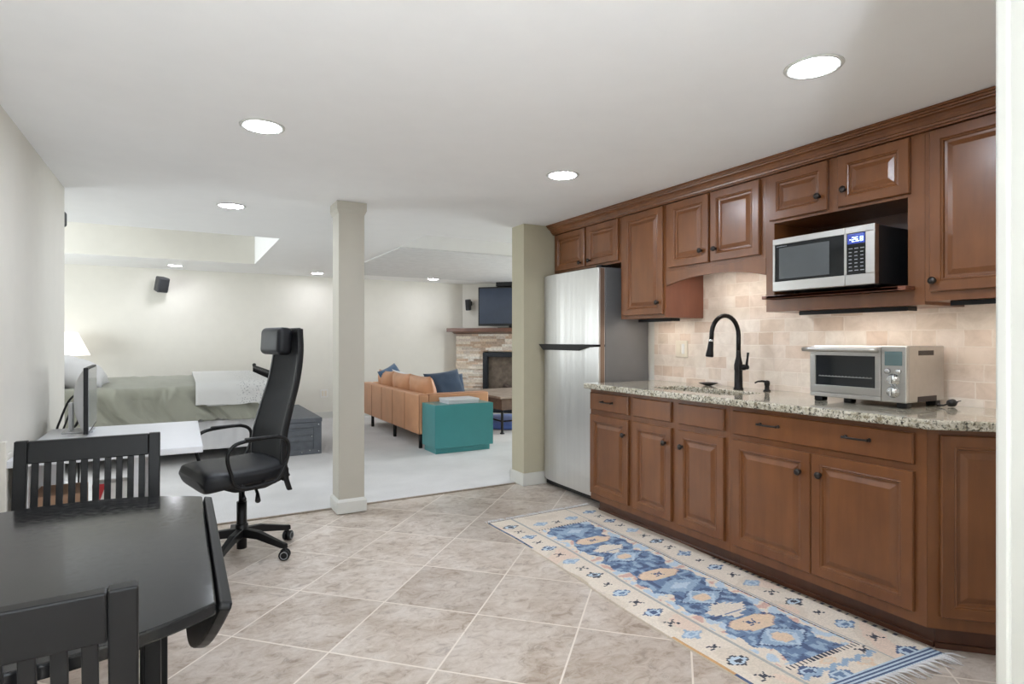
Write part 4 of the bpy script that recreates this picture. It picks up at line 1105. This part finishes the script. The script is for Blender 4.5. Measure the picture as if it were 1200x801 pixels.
def wr(x, s, seed):
    wx = x+.12*mnoise.noise(Vector((x*2, s*3, seed+9)))
    a = mnoise.noise(Vector((wx*4.2+s*2.6+seed, s*1.3-x*.4, seed))); b = mnoise.noise(Vector((wx*9+s*5, s*2.6-x, seed+5)))
    return (1-3.2*abs(a))*.55+(1-3.*abs(b))*.28+.5*mnoise.noise(Vector((x*1.6, s*1.6, seed+2)))
def cover(name, x0, x1, zn, zf, ztop, off, mat, label, cat, wrk, seed, hem=.0, nu=110, th=.02):
    """cloth laid over the bed: up the near side, across the top, down the far side"""
    path = []; yN, yF, r = BY0+.028-off, BY1-.028+off, .085
    for i in range(30): path.append((yN, zn+(ztop-r-zn)*i/30))
    for i in range(9): a = PI-PI/2*i/8; path.append((yN+r+r*math.cos(a), ztop-r+r*math.sin(a)))
    for i in range(1, 14): path.append((yN+r+(yF-yN-2*r)*i/14, ztop))
    for i in range(9): a = PI/2-PI/2*i/8; path.append((yF-r+r*math.cos(a), ztop-r+r*math.sin(a)))
    for i in range(1, 12): path.append((yF, ztop-r-(ztop-r-zf)*i/11))
    nv = len(path)-1
    L_ = [0.]
    for a, b in zip(path, path[1:]): L_.append(L_[-1]+math.dist(a, b))
    def f(u, v):
        j = min(nv, int(round(v*nv))); y, z = path[j]; x = x0+(x1-x0)*u; s = L_[j]
        a = path[max(j-1, 0)]; b = path[min(j+1, nv)]; ty, tz = b[0]-a[0], b[1]-a[1]; l = math.hypot(ty, tz); ny, nz = -tz/l, ty/l
        side = 1. if j < 30 else max(.15, 1-.11*(j-29))
        d = wrk*side*wr(x, s, seed)+wrk*.45*side*max(0, 1-s/.45)*math.sin(x*15+2.2*s*6+3*mnoise.noise(Vector((x*2, seed, 0))))
        d = min(max(d, -.032*side), .036)
        if j == 0: z += hem*mnoise.noise(Vector((x*2.5, seed, 3)))
        return (x, y+ny*(d+.001), z+nz*(d+.001))
    m = MB(); m.grid(f, nu, nv)
    o = obj(name, m, mat); md = o.modifiers.new('thickness', 'SOLIDIFY'); md.thickness = th; md.offset = 1
    return tag(o, label, cat)
cover('comforter', -1.05, .775, .435, .45, .755, .062, M_sage, 'rumpled sage green comforter covering the bed', 'comforter', .074, 2., .02, 200, .012)
cover('throw_blanket', .12, .80, .585, .6, .800, .134, M_throw, 'white spotted throw blanket folded over the foot of the bed', 'blanket', .007, 7., .06, 40, .012)
def pil(name, loc, rx, ry, rz, w, h, th, mat, label, group=None, seed=0, welt=None):
    M = TR(*loc, rx, ry, rz); o = obj(name, MB().pillow(w, h, th, M, 16, seed, .02), mat); return tag(o, label, 'pillow' if 'pillow' in name else 'cushion', group)
pil('pillow', (-.90, 7.05, .885), 0, .42, 0, .54, .68, .30, M_wht_f, 'white pillow lying on the bed behind the monitor', 'bed pillows', 1)
pil('pillow', (-1.16, 6.80, .96), 0, .95, .05, .5, .60, .24, plain('grey_check_cotton', C(204, 202, 204), .9, var=.06, vscale=30), 'pale grey checked pillow propped against the headboard', 'bed pillows', 3)
pil('pillow', (-1.06, 7.86, .90), 0, .6, -.05, .5, .66, .22, M_wht_f, 'white pillow at the far side of the bed by the lamp', 'bed pillows', 5)
# bedside table and lamp
t = thing('nightstand', (-1.30, 8.95, 0), 'white nightstand behind the bed, carrying the table lamp', 'nightstand')
m = MB(); m.box(-1.55, -1.06, 8.72, 9.16, .10, .66, .004); obj('body', m, M_white, t); obj('top', MB().box(-1.57, -1.04, 8.70, 9.18, .6605, .685, .004), M_white, t)
obj('drawer', MB().box(-1.52, -1.09, 8.705, 8.72, .42, .63, .003), M_white, t)
for x in (-1.52, -1.09):
    for y in (8.75, 9.13): obj('leg', MB().box(x-.02, x+.02, y-.02, y+.02, .0085, .0995), M_white, t)
LX, LY = -1.272, 8.95
t = thing('table_lamp', (LX, LY, .685), 'white table lamp with a lit cone shade beside the bed', 'lamp')
obj('base', MB().lathe([(.07, .0005), (.07, .012), (.02, .02), (.03, .09), (.045, .17), (.03, .26), (.012, .30), (.010, .36)], LX, LY, .685, 24), M_ivory, t)
m = MB(); m.lathe([(.285, 1.03), (.155, 1.315)], LX, LY, 0, 40); 
bm_ = m.bm
for f in [f for f in bm_.faces if len(f.verts) > 4]: bm_.faces.remove(f)
sh = obj('shade', m, M_shade, t); md = sh.modifiers.new('thickness', 'SOLIDIFY'); md.thickness = .004
obj('finial', MB().lathe([(.008, .30), (.004, .33), (.004, .61), (.010, .62), (.012, .635), (0, .645)], LX, LY, .685, 12), M_plastg, t)

# ------------------------------------------------------------------ chest at the foot of the bed
t = thing('storage_chest', (1.03, 7.15, 0), 'worn slate grey wooden storage chest at the foot of the bed', 'chest')
cx0, cx1, cy0, cy1, ch = .90, 1.305, 6.44, 7.87, .392
m = MB(); m.box(cx0+.012, cx1-.012, cy0+.012, cy1-.012, .0085, ch-.045); obj('body', m, M_trunk, t)
obj('lid', MB().box(cx0-.006, cx1+.006, cy0-.006, cy1+.006, ch-.044, ch, .005), M_trunk, t)
m = MB()
for z0, z1 in ((.0085, .062), (ch-.098, ch-.046)): m.box(cx0, cx1, cy0, cy0+.0118, z0, z1, .002); m.box(cx1-.0118, cx1, cy0+.0125, cy1, z0, z1, .002)
for x0, x1 in ((cx0, cx0+.07), (cx1-.08, cx1)): m.box(x0, x1, cy0, cy0+.0118, .063, ch-.099, .002)
for y0 in (cy0+.0125, (cy0+cy1)/2-.04, cy1-.08): m.box(cx1-.0118, cx1, y0, y0+.08, .063, ch-.099, .002)
obj('panel_trim', m, M_trunk, t)
m = MB()
for zz in (.095, .155, .215): m.box(cx0+.071, cx1-.081, cy0+.006, cy0+.0118, zz, zz+.048, .002)
m.box(cx0+.071, cx1-.081, cy0+.006, cy0+.0118, .266, .29, .002)
obj('front_slats', m, M_trunk, t)
m = MB()
for x, z in ((cx0+.03, .036), (cx1-.03, .036), (cx1-.03, ch-.07), (cx0+.03, ch-.07), (cx1-.12, .05), (cx1-.2, .034), (cx1-.10, .20)): m.lathe([(.009, 0), (.006, .004), (0, .005)], n=10, M=Matrix.Translation((x, cy0-.0002, z)) @ Matrix.Rotation(PI/2, 4, 'X'))
obj('worn_nail_heads', m, M_chrome, t)

# ------------------------------------------------------------------ sofa
t = thing('sofa', (2.75, 7.25, 0), 'tan leather sofa with black legs seen from behind', 'sofa')
SX0, SX1, SY0, SY1 = 2.285, 3.165, 6.15, 8.42
def panel_back():
    m = MB(); n = 5; w = (SY1-SY0)/n
    m.box(SX0, SX0+.13, SY0, SY1, .165, .612, .022, 4); return m
obj('backrest', panel_back(), M_tan, t, 40)
sm = MB()
for i in range(1, 5): y = SY0+(SY1-SY0)*i/5; sm.tube([(SX0-.0005, y, .18), (SX0-.0005, y, .60)], .0035, 6)
sm.tube([(SX0+.012, SY0+.004, .17), (SX0+.012, SY0+.004, .60)], .004, 6); sm.tube([(SX0+.01, SY0+.01, .606), (SX1-.02, SY0+.01, .606)], .004, 6)
obj('seam_piping', sm, plain('dark_tan_leather', C(140, 88, 56), .5), t)
for y0 in (SY0, SY1-.15): obj('arm', MB().box(SX0+.131, SX1, y0, y0+.15, .165, .612, .022, 4), M_tan, t, 40)
obj('base', MB().box(SX0+.131, SX1-.01, SY0+.151, SY1-.151, .165, .30, .01), M_tan, t)
for i in range(3):
    w = (SY1-SY0-.304)/3; y0 = SY0+.152+w*i
    obj('seat_cushion', MB().box(SX0+.14, SX1, y0+.003, y0+w-.003, .301, .44, .03, 4), M_tan, t, 40)
    m = MB().pillow(w*1.04, .46, .20, TR(SX0+.245, y0+w/2, .575, PI/2+0, -.0, PI/2) @ Matrix.Rotation(-.2, 4, 'X'), 16, i, .015); c_ = obj('back_cushion', m, M_tan, t)
for x in (SX0+.05, SX1-.06):
    for y in (SY0+.06, 7.11, 8.09, SY1-.05):
        if y == 8.09 and x > SX0+.1: continue
        if y == SY1-.05 and x < SX0+.1: continue
        obj('leg', MB().lathe([(.021, .0085), (.021, .1648)], x, y, 0, 14), M_plast, t)
pil('throw_cushion', (2.72, 6.47, .615), 0, 0, 0, .1, .1, .1, M_navy, 'x') if False else None
def cush(loc, rot, w, h, th, mat, label, seed):
    M = Matrix.Translation(loc) @ rot; return tag(obj('throw_cushion', MB().pillow(w, h, th, M, 16, seed, .012), mat), label, 'cushion', 'throw cushions on the sofa')
Rz = lambda a: Matrix.Rotation(a, 4, 'Z'); Rx = lambda a: Matrix.Rotation(a, 4, 'X'); Ry = lambda a: Matrix.Rotation(a, 4, 'Y')
cush((2.78, 6.52, .63), Rz(.15) @ Rx(1.15) @ Rz(.10), .50, .46, .14, M_navy, 'large navy cushion leaning on the sofa arm behind the teal cabinet', 1)
cush((2.88, 6.66, .60), Rz(.1) @ Rx(1.2), .46, .42, .13, M_navy, 'second navy cushion tucked behind the large navy cushion', 2)
cush((2.62, 8.05, .66), Rz(.5) @ Rx(1.1) @ Rz(.3), .42, .40, .14, M_bluef, 'slate blue cushion at the far end of the sofa', 3)
cush((2.66, 7.70, .62), Rz(.5) @ Rx(1.1) @ Rz(-.3), .38, .36, .13, M_wht_f, 'white cushion beside the slate blue cushion on the sofa', 4)

# ------------------------------------------------------------------ teal cabinet with a white box on it
t = thing('side_cabinet', (2.67, 5.94, 0), 'glossy teal box cabinet on a recessed plinth at the end of the sofa', 'cabinet')
obj('body', MB().box(2.325, 3.015, 5.755, 6.135, .068, .527, .003), M_teal, t)
obj('plinth', MB().box(2.345, 2.985, 5.785, 6.11, .0085, .0675), M_teal, t)
t = thing('storage_box', (2.68, 5.94, .527), 'flat glossy white box lying on top of the teal cabinet', 'box')
obj('tray', MB().box(2.50, 2.86, 5.80, 6.06, .5275, .553, .004), M_white, t); obj('lid', MB().box(2.495, 2.865, 5.795, 6.065, .5535, .580, .005), M_white, t)

# ------------------------------------------------------------------ coffee table and floor cushion
t = thing('coffee_table', (4.0, 7.15, 0), 'dark wooden block coffee table on iron legs beyond the sofa', 'coffee table')
KX0, KX1, KY0, KY1 = 3.565, 4.45, 6.585, 7.75
obj('block', MB().box(KX0+.01, KX1-.01, KY0+.01, KY1-.01, .315, .462, .006), M_coffee, t); obj('top', MB().box(KX0-.02, KX1+.02, KY0-.02, KY1+.02, .4625, .492, .004), wood('weathered_table_top', C(128, 112, 98), C(172, 156, 142), .6, (2, 9, 9), 0), t)
for x in (KX0+.035, KX1-.035):
    for y in (KY0+.035, KY1-.035): obj('leg', MB().lathe([(.030, .0085), (.030, .022), (.017, .026), (.017, .3148)], x, y, 0, 12), M_plast, t)
m = MB()
for y in (KY0+.035, KY1-.035): m.tube([(KX0+.05, y, .17), (KX1-.05, y, .17)], .010, 8)
for x in (KX0+.035, KX1-.035): m.tube([(x, KY0+.05, .17), (x, KY1-.05, .17)], .010, 8)
obj('stretcher', m, M_plast, t)
tag(obj('floor_cushion', MB().lathe([(.50, .0085), (.54, .03), (.54, .07), (.50, .10), (.3, .112), (0, .114)], 4.10, 7.30, 0, 40), plain('blue_floor_cushion', C(104, 134, 214), .9, var=.06, sheen=.2)), 'round blue floor cushion on the carpet under the coffee table', 'cushion')

# ------------------------------------------------------------------ corner fireplace
FC = Vector((4.27, 9.3, 0)); fu = Vector((q, -q, 0)); fn = Vector((-q, -q, 0))
def FM(p=0): o = FC+fn*p; return frameM((o.x, o.y, 0), fu, (0, 0, 1), fn)
t = thing('fireplace', tuple(FC+fu*.88+fn*.15), 'corner fireplace of stacked pale ledgestone with black framed firebox', 'fireplace')
SW, SD = 1.76, .30; ox0, ox1, oz1 = .475, 1.285, 1.01
def stonework():
    bm = bmesh.new(); lay = bm.loops.layers.float_color.new('Col'); rnd = random.Random(11); Mx = FM(0)
    pal = [C(236, 226, 210), C(222, 206, 186), C(242, 236, 226), C(214, 188, 164), C(230, 216, 202), C(196, 176, 158), C(240, 230, 216), C(226, 214, 202)]
    def blk(u0, u1, z0, z1, p1):
        c = pal[rnd.randrange(len(pal))]; k = rnd.uniform(.88, 1.08); c = (c[0]*k, c[1]*k, c[2]*k, 1)
        tmp = []
        for uu, vv, pp in ((u0, z0, .0), (u1, z0, .0), (u1, z1, .0), (u0, z1, .0), (u0, z0, p1), (u1, z0, p1), (u1, z1, p1), (u0, z1, p1)):
            tmp.append(bm.verts.new(Mx @ Vector((uu, vv, pp))))
        for fs in ((4, 5, 6, 7), (0, 4, 7, 3), (1, 2, 6, 5), (3, 7, 6, 2), (0, 1, 5, 4)):
            f = bm.faces.new([tmp[i] for i in fs])
            for lp in f.loops: lp[lay] = c
    z = .0085
    while z < 1.315:
        hgt = min(rnd.choice((.022, .03, .038, .045)), 1.32-z)
        u0 = rnd.uniform(-.012, .0)
        while u0 < SW:
            u1 = min(u0+rnd.uniform(.09, .34), SW+rnd.uniform(0, .012))
            if SW-u1 < .06: u1 = SW
            a, b = u0, u1
            if z < oz1:
                if a >= ox0 and b <= ox1: u0 = u1; continue
                if a < ox0 < b: b = ox0
                elif a < ox1 < b: a = ox1
            blk(a, b-.002, z, z+hgt-.0015, SD-.02+rnd.uniform(0, .03)); u0 = u1
        z += hgt
    bmesh.ops.recalc_face_normals(bm, faces=bm.faces); return bm
obj('stone_surround', stonework(), M_stone, t)
m = MB(); M = FM(0); m.box(ox0, ox1, 0.0, oz1, .004, .02, M=M)
m2 = MB()
m2.box(ox0, ox0+.075, .0085, oz1, .20, SD+.018, .004, M=M); m2.box(ox1-.075, ox1, .0085, oz1, .20, SD+.018, .004, M=M); m2.box(ox0+.0755, ox1-.0755, oz1-.075, oz1, .20, SD+.018, .004, M=M); m2.box(ox0+.0755, ox1-.0755, .0085, .12, .20, SD+.018, .004, M=M)
obj('firebox_frame', m2, plain('firebox_black_steel', C(40, 44, 50), .4, metal=.5), t)
m3 = MB(); m3.box(ox0+.076, ox1-.076, .12, oz1-.076, .205, .225, M=M); obj('firebox_lining', m3, M_firebrick, t)
lg = MB()
for (u0, z0, u1, z1, r_) in ((.60, .20, .98, .24, .045), (.72, .30, 1.12, .27, .04), (.66, .36, 1.02, .42, .035), (.62, .16, 1.14, .17, .04), (.82, .46, 1.1, .38, .03)):
    lg.tube([M @ Vector((u0+(u1-u0)*i/5, z0+(z1-z0)*i/5+.01*math.sin(i*2), .262)) for i in range(6)], r_, 9)
obj('gas_logs', lg, plain('ceramic_log', C(92, 80, 72), .9, var=.35, vscale=18), t)
m = MB(); m.box(-.10, SW+.10, 1.352, 1.415, .03, .50, .006, M=M); m.prism([(.30, 1.322), (.42, 1.3515), (.031, 1.3515), (.031, 1.322)], -.04, SW+.04, 'z', M=M @ Matrix(((0, 0, 1, 0), (0, 1, 0, 0), (1, 0, 0, 0), (0, 0, 0, 1))))
obj('mantel_shelf', m, M_mantel, t)
# television on the mantel
t = thing('television', tuple(FC+fu*.95+fn*.22+Vector((0, 0, 1.415))), 'black flat-screen television standing on the fireplace mantel', 'television')
obj('casing', MB().box(.375, 1.535, 1.455, 2.105, .215, .255, .006, M=M), M_plast, t)
obj('screen', MB().box(.400, 1.510, 1.490, 2.080, .2552, .2575, M=M), M_screen, t)
m = MB(); m.box(.75, 1.16, 1.4155, 1.428, .15, .36, .003, M=M); m.box(.90, 1.01, 1.426, 1.50, .195, .214, M=M); obj('stand', m, M_plast, t)
tag(obj('centre_speaker', MB().box(.70, 1.20, 2.108, 2.182, .12, .30, .008, M=M), M_plast), 'long black centre speaker above the television', 'speaker')
def speaker(Mw, label, w=.10, h=.20, d=.11, tilt=.25, yaw=.3):
    """Mw: z axis = out of the wall, y = up"""
    t = thing('satellite_speaker', tuple(Mw.translation), label, 'speaker', 'black wall speakers')
    obj('bracket', MB().box(-.022, .022, -.03, .05, .0005, .03, .004, M=Mw).tube([Mw @ Vector((0, .01, .025)), Mw @ Vector((.0, 0, .075))], .012, 8), M_plast, t)
    B_ = Mw @ Matrix.Translation((0, -.02, .075+d*.45)) @ Ry(yaw) @ Rx(tilt)
    m = MB(); tmp = bmesh.new(); bmesh.ops.create_cube(tmp, size=1)
    for v in tmp.verts: v.co = (v.co.x*w*(1 if v.co.z > 0 else .72), v.co.y*h, v.co.z*d)
    bmesh.ops.bevel(tmp, geom=tmp.edges[:], offset=.016, segments=3, profile=.5, affect='EDGES'); m._merge(tmp, B_)
    obj('cabinet_shell', m, plain('speaker_charcoal', C(52, 53, 56), .5), t)
    obj('grille', MB().box(-w*.40, w*.40, -h*.42, h*.42, d/2-.002, d/2+.004, .003, M=B_), plain('speaker_grille', C(40, 41, 44), .8, var=.3, vscale=300), t)
speaker(frameM((-.235, 9.2995, 1.985), (1, 0, 0), (0, 0, 1), (0, -1, 0)), 'small charcoal speaker on the bedroom back wall above the bed', .15, .20, .13, .30, .55)
Mw = FM(0); speaker(Mw @ Matrix.Translation((.155, 1.84, 0)), 'small black speaker on the corner wall beside the television', .085, .19, .10, .12, -.15)
speaker(frameM((-.695, 4.661, 2.03), (-1, 0, 0), (0, 0, 1), (0, 1, 0)), 'small black speaker high on the end of the near wall, mostly hidden', .085, .10, .07, 0, 0)
# outlet on the back wall
t = thing('power_outlet', (2.0, 9.295, .35), 'white double power outlet on the back wall behind the storage chest', 'outlet')
MW = frameM((1.865, 9.2995, .33), (1, 0, 0), (0, 0, 1), (0, -1, 0))
obj('plate', MB().box(0, .115, 0, .125, 0, .007, .002, M=MW), M_socket, t)
obj('socket', MB().box(.02, .05, .02, .105, .0072, .010, .002, M=MW), M_ivory, t); obj('socket', MB().box(.065, .095, .02, .105, .0072, .010, .002, M=MW), M_ivory, t)
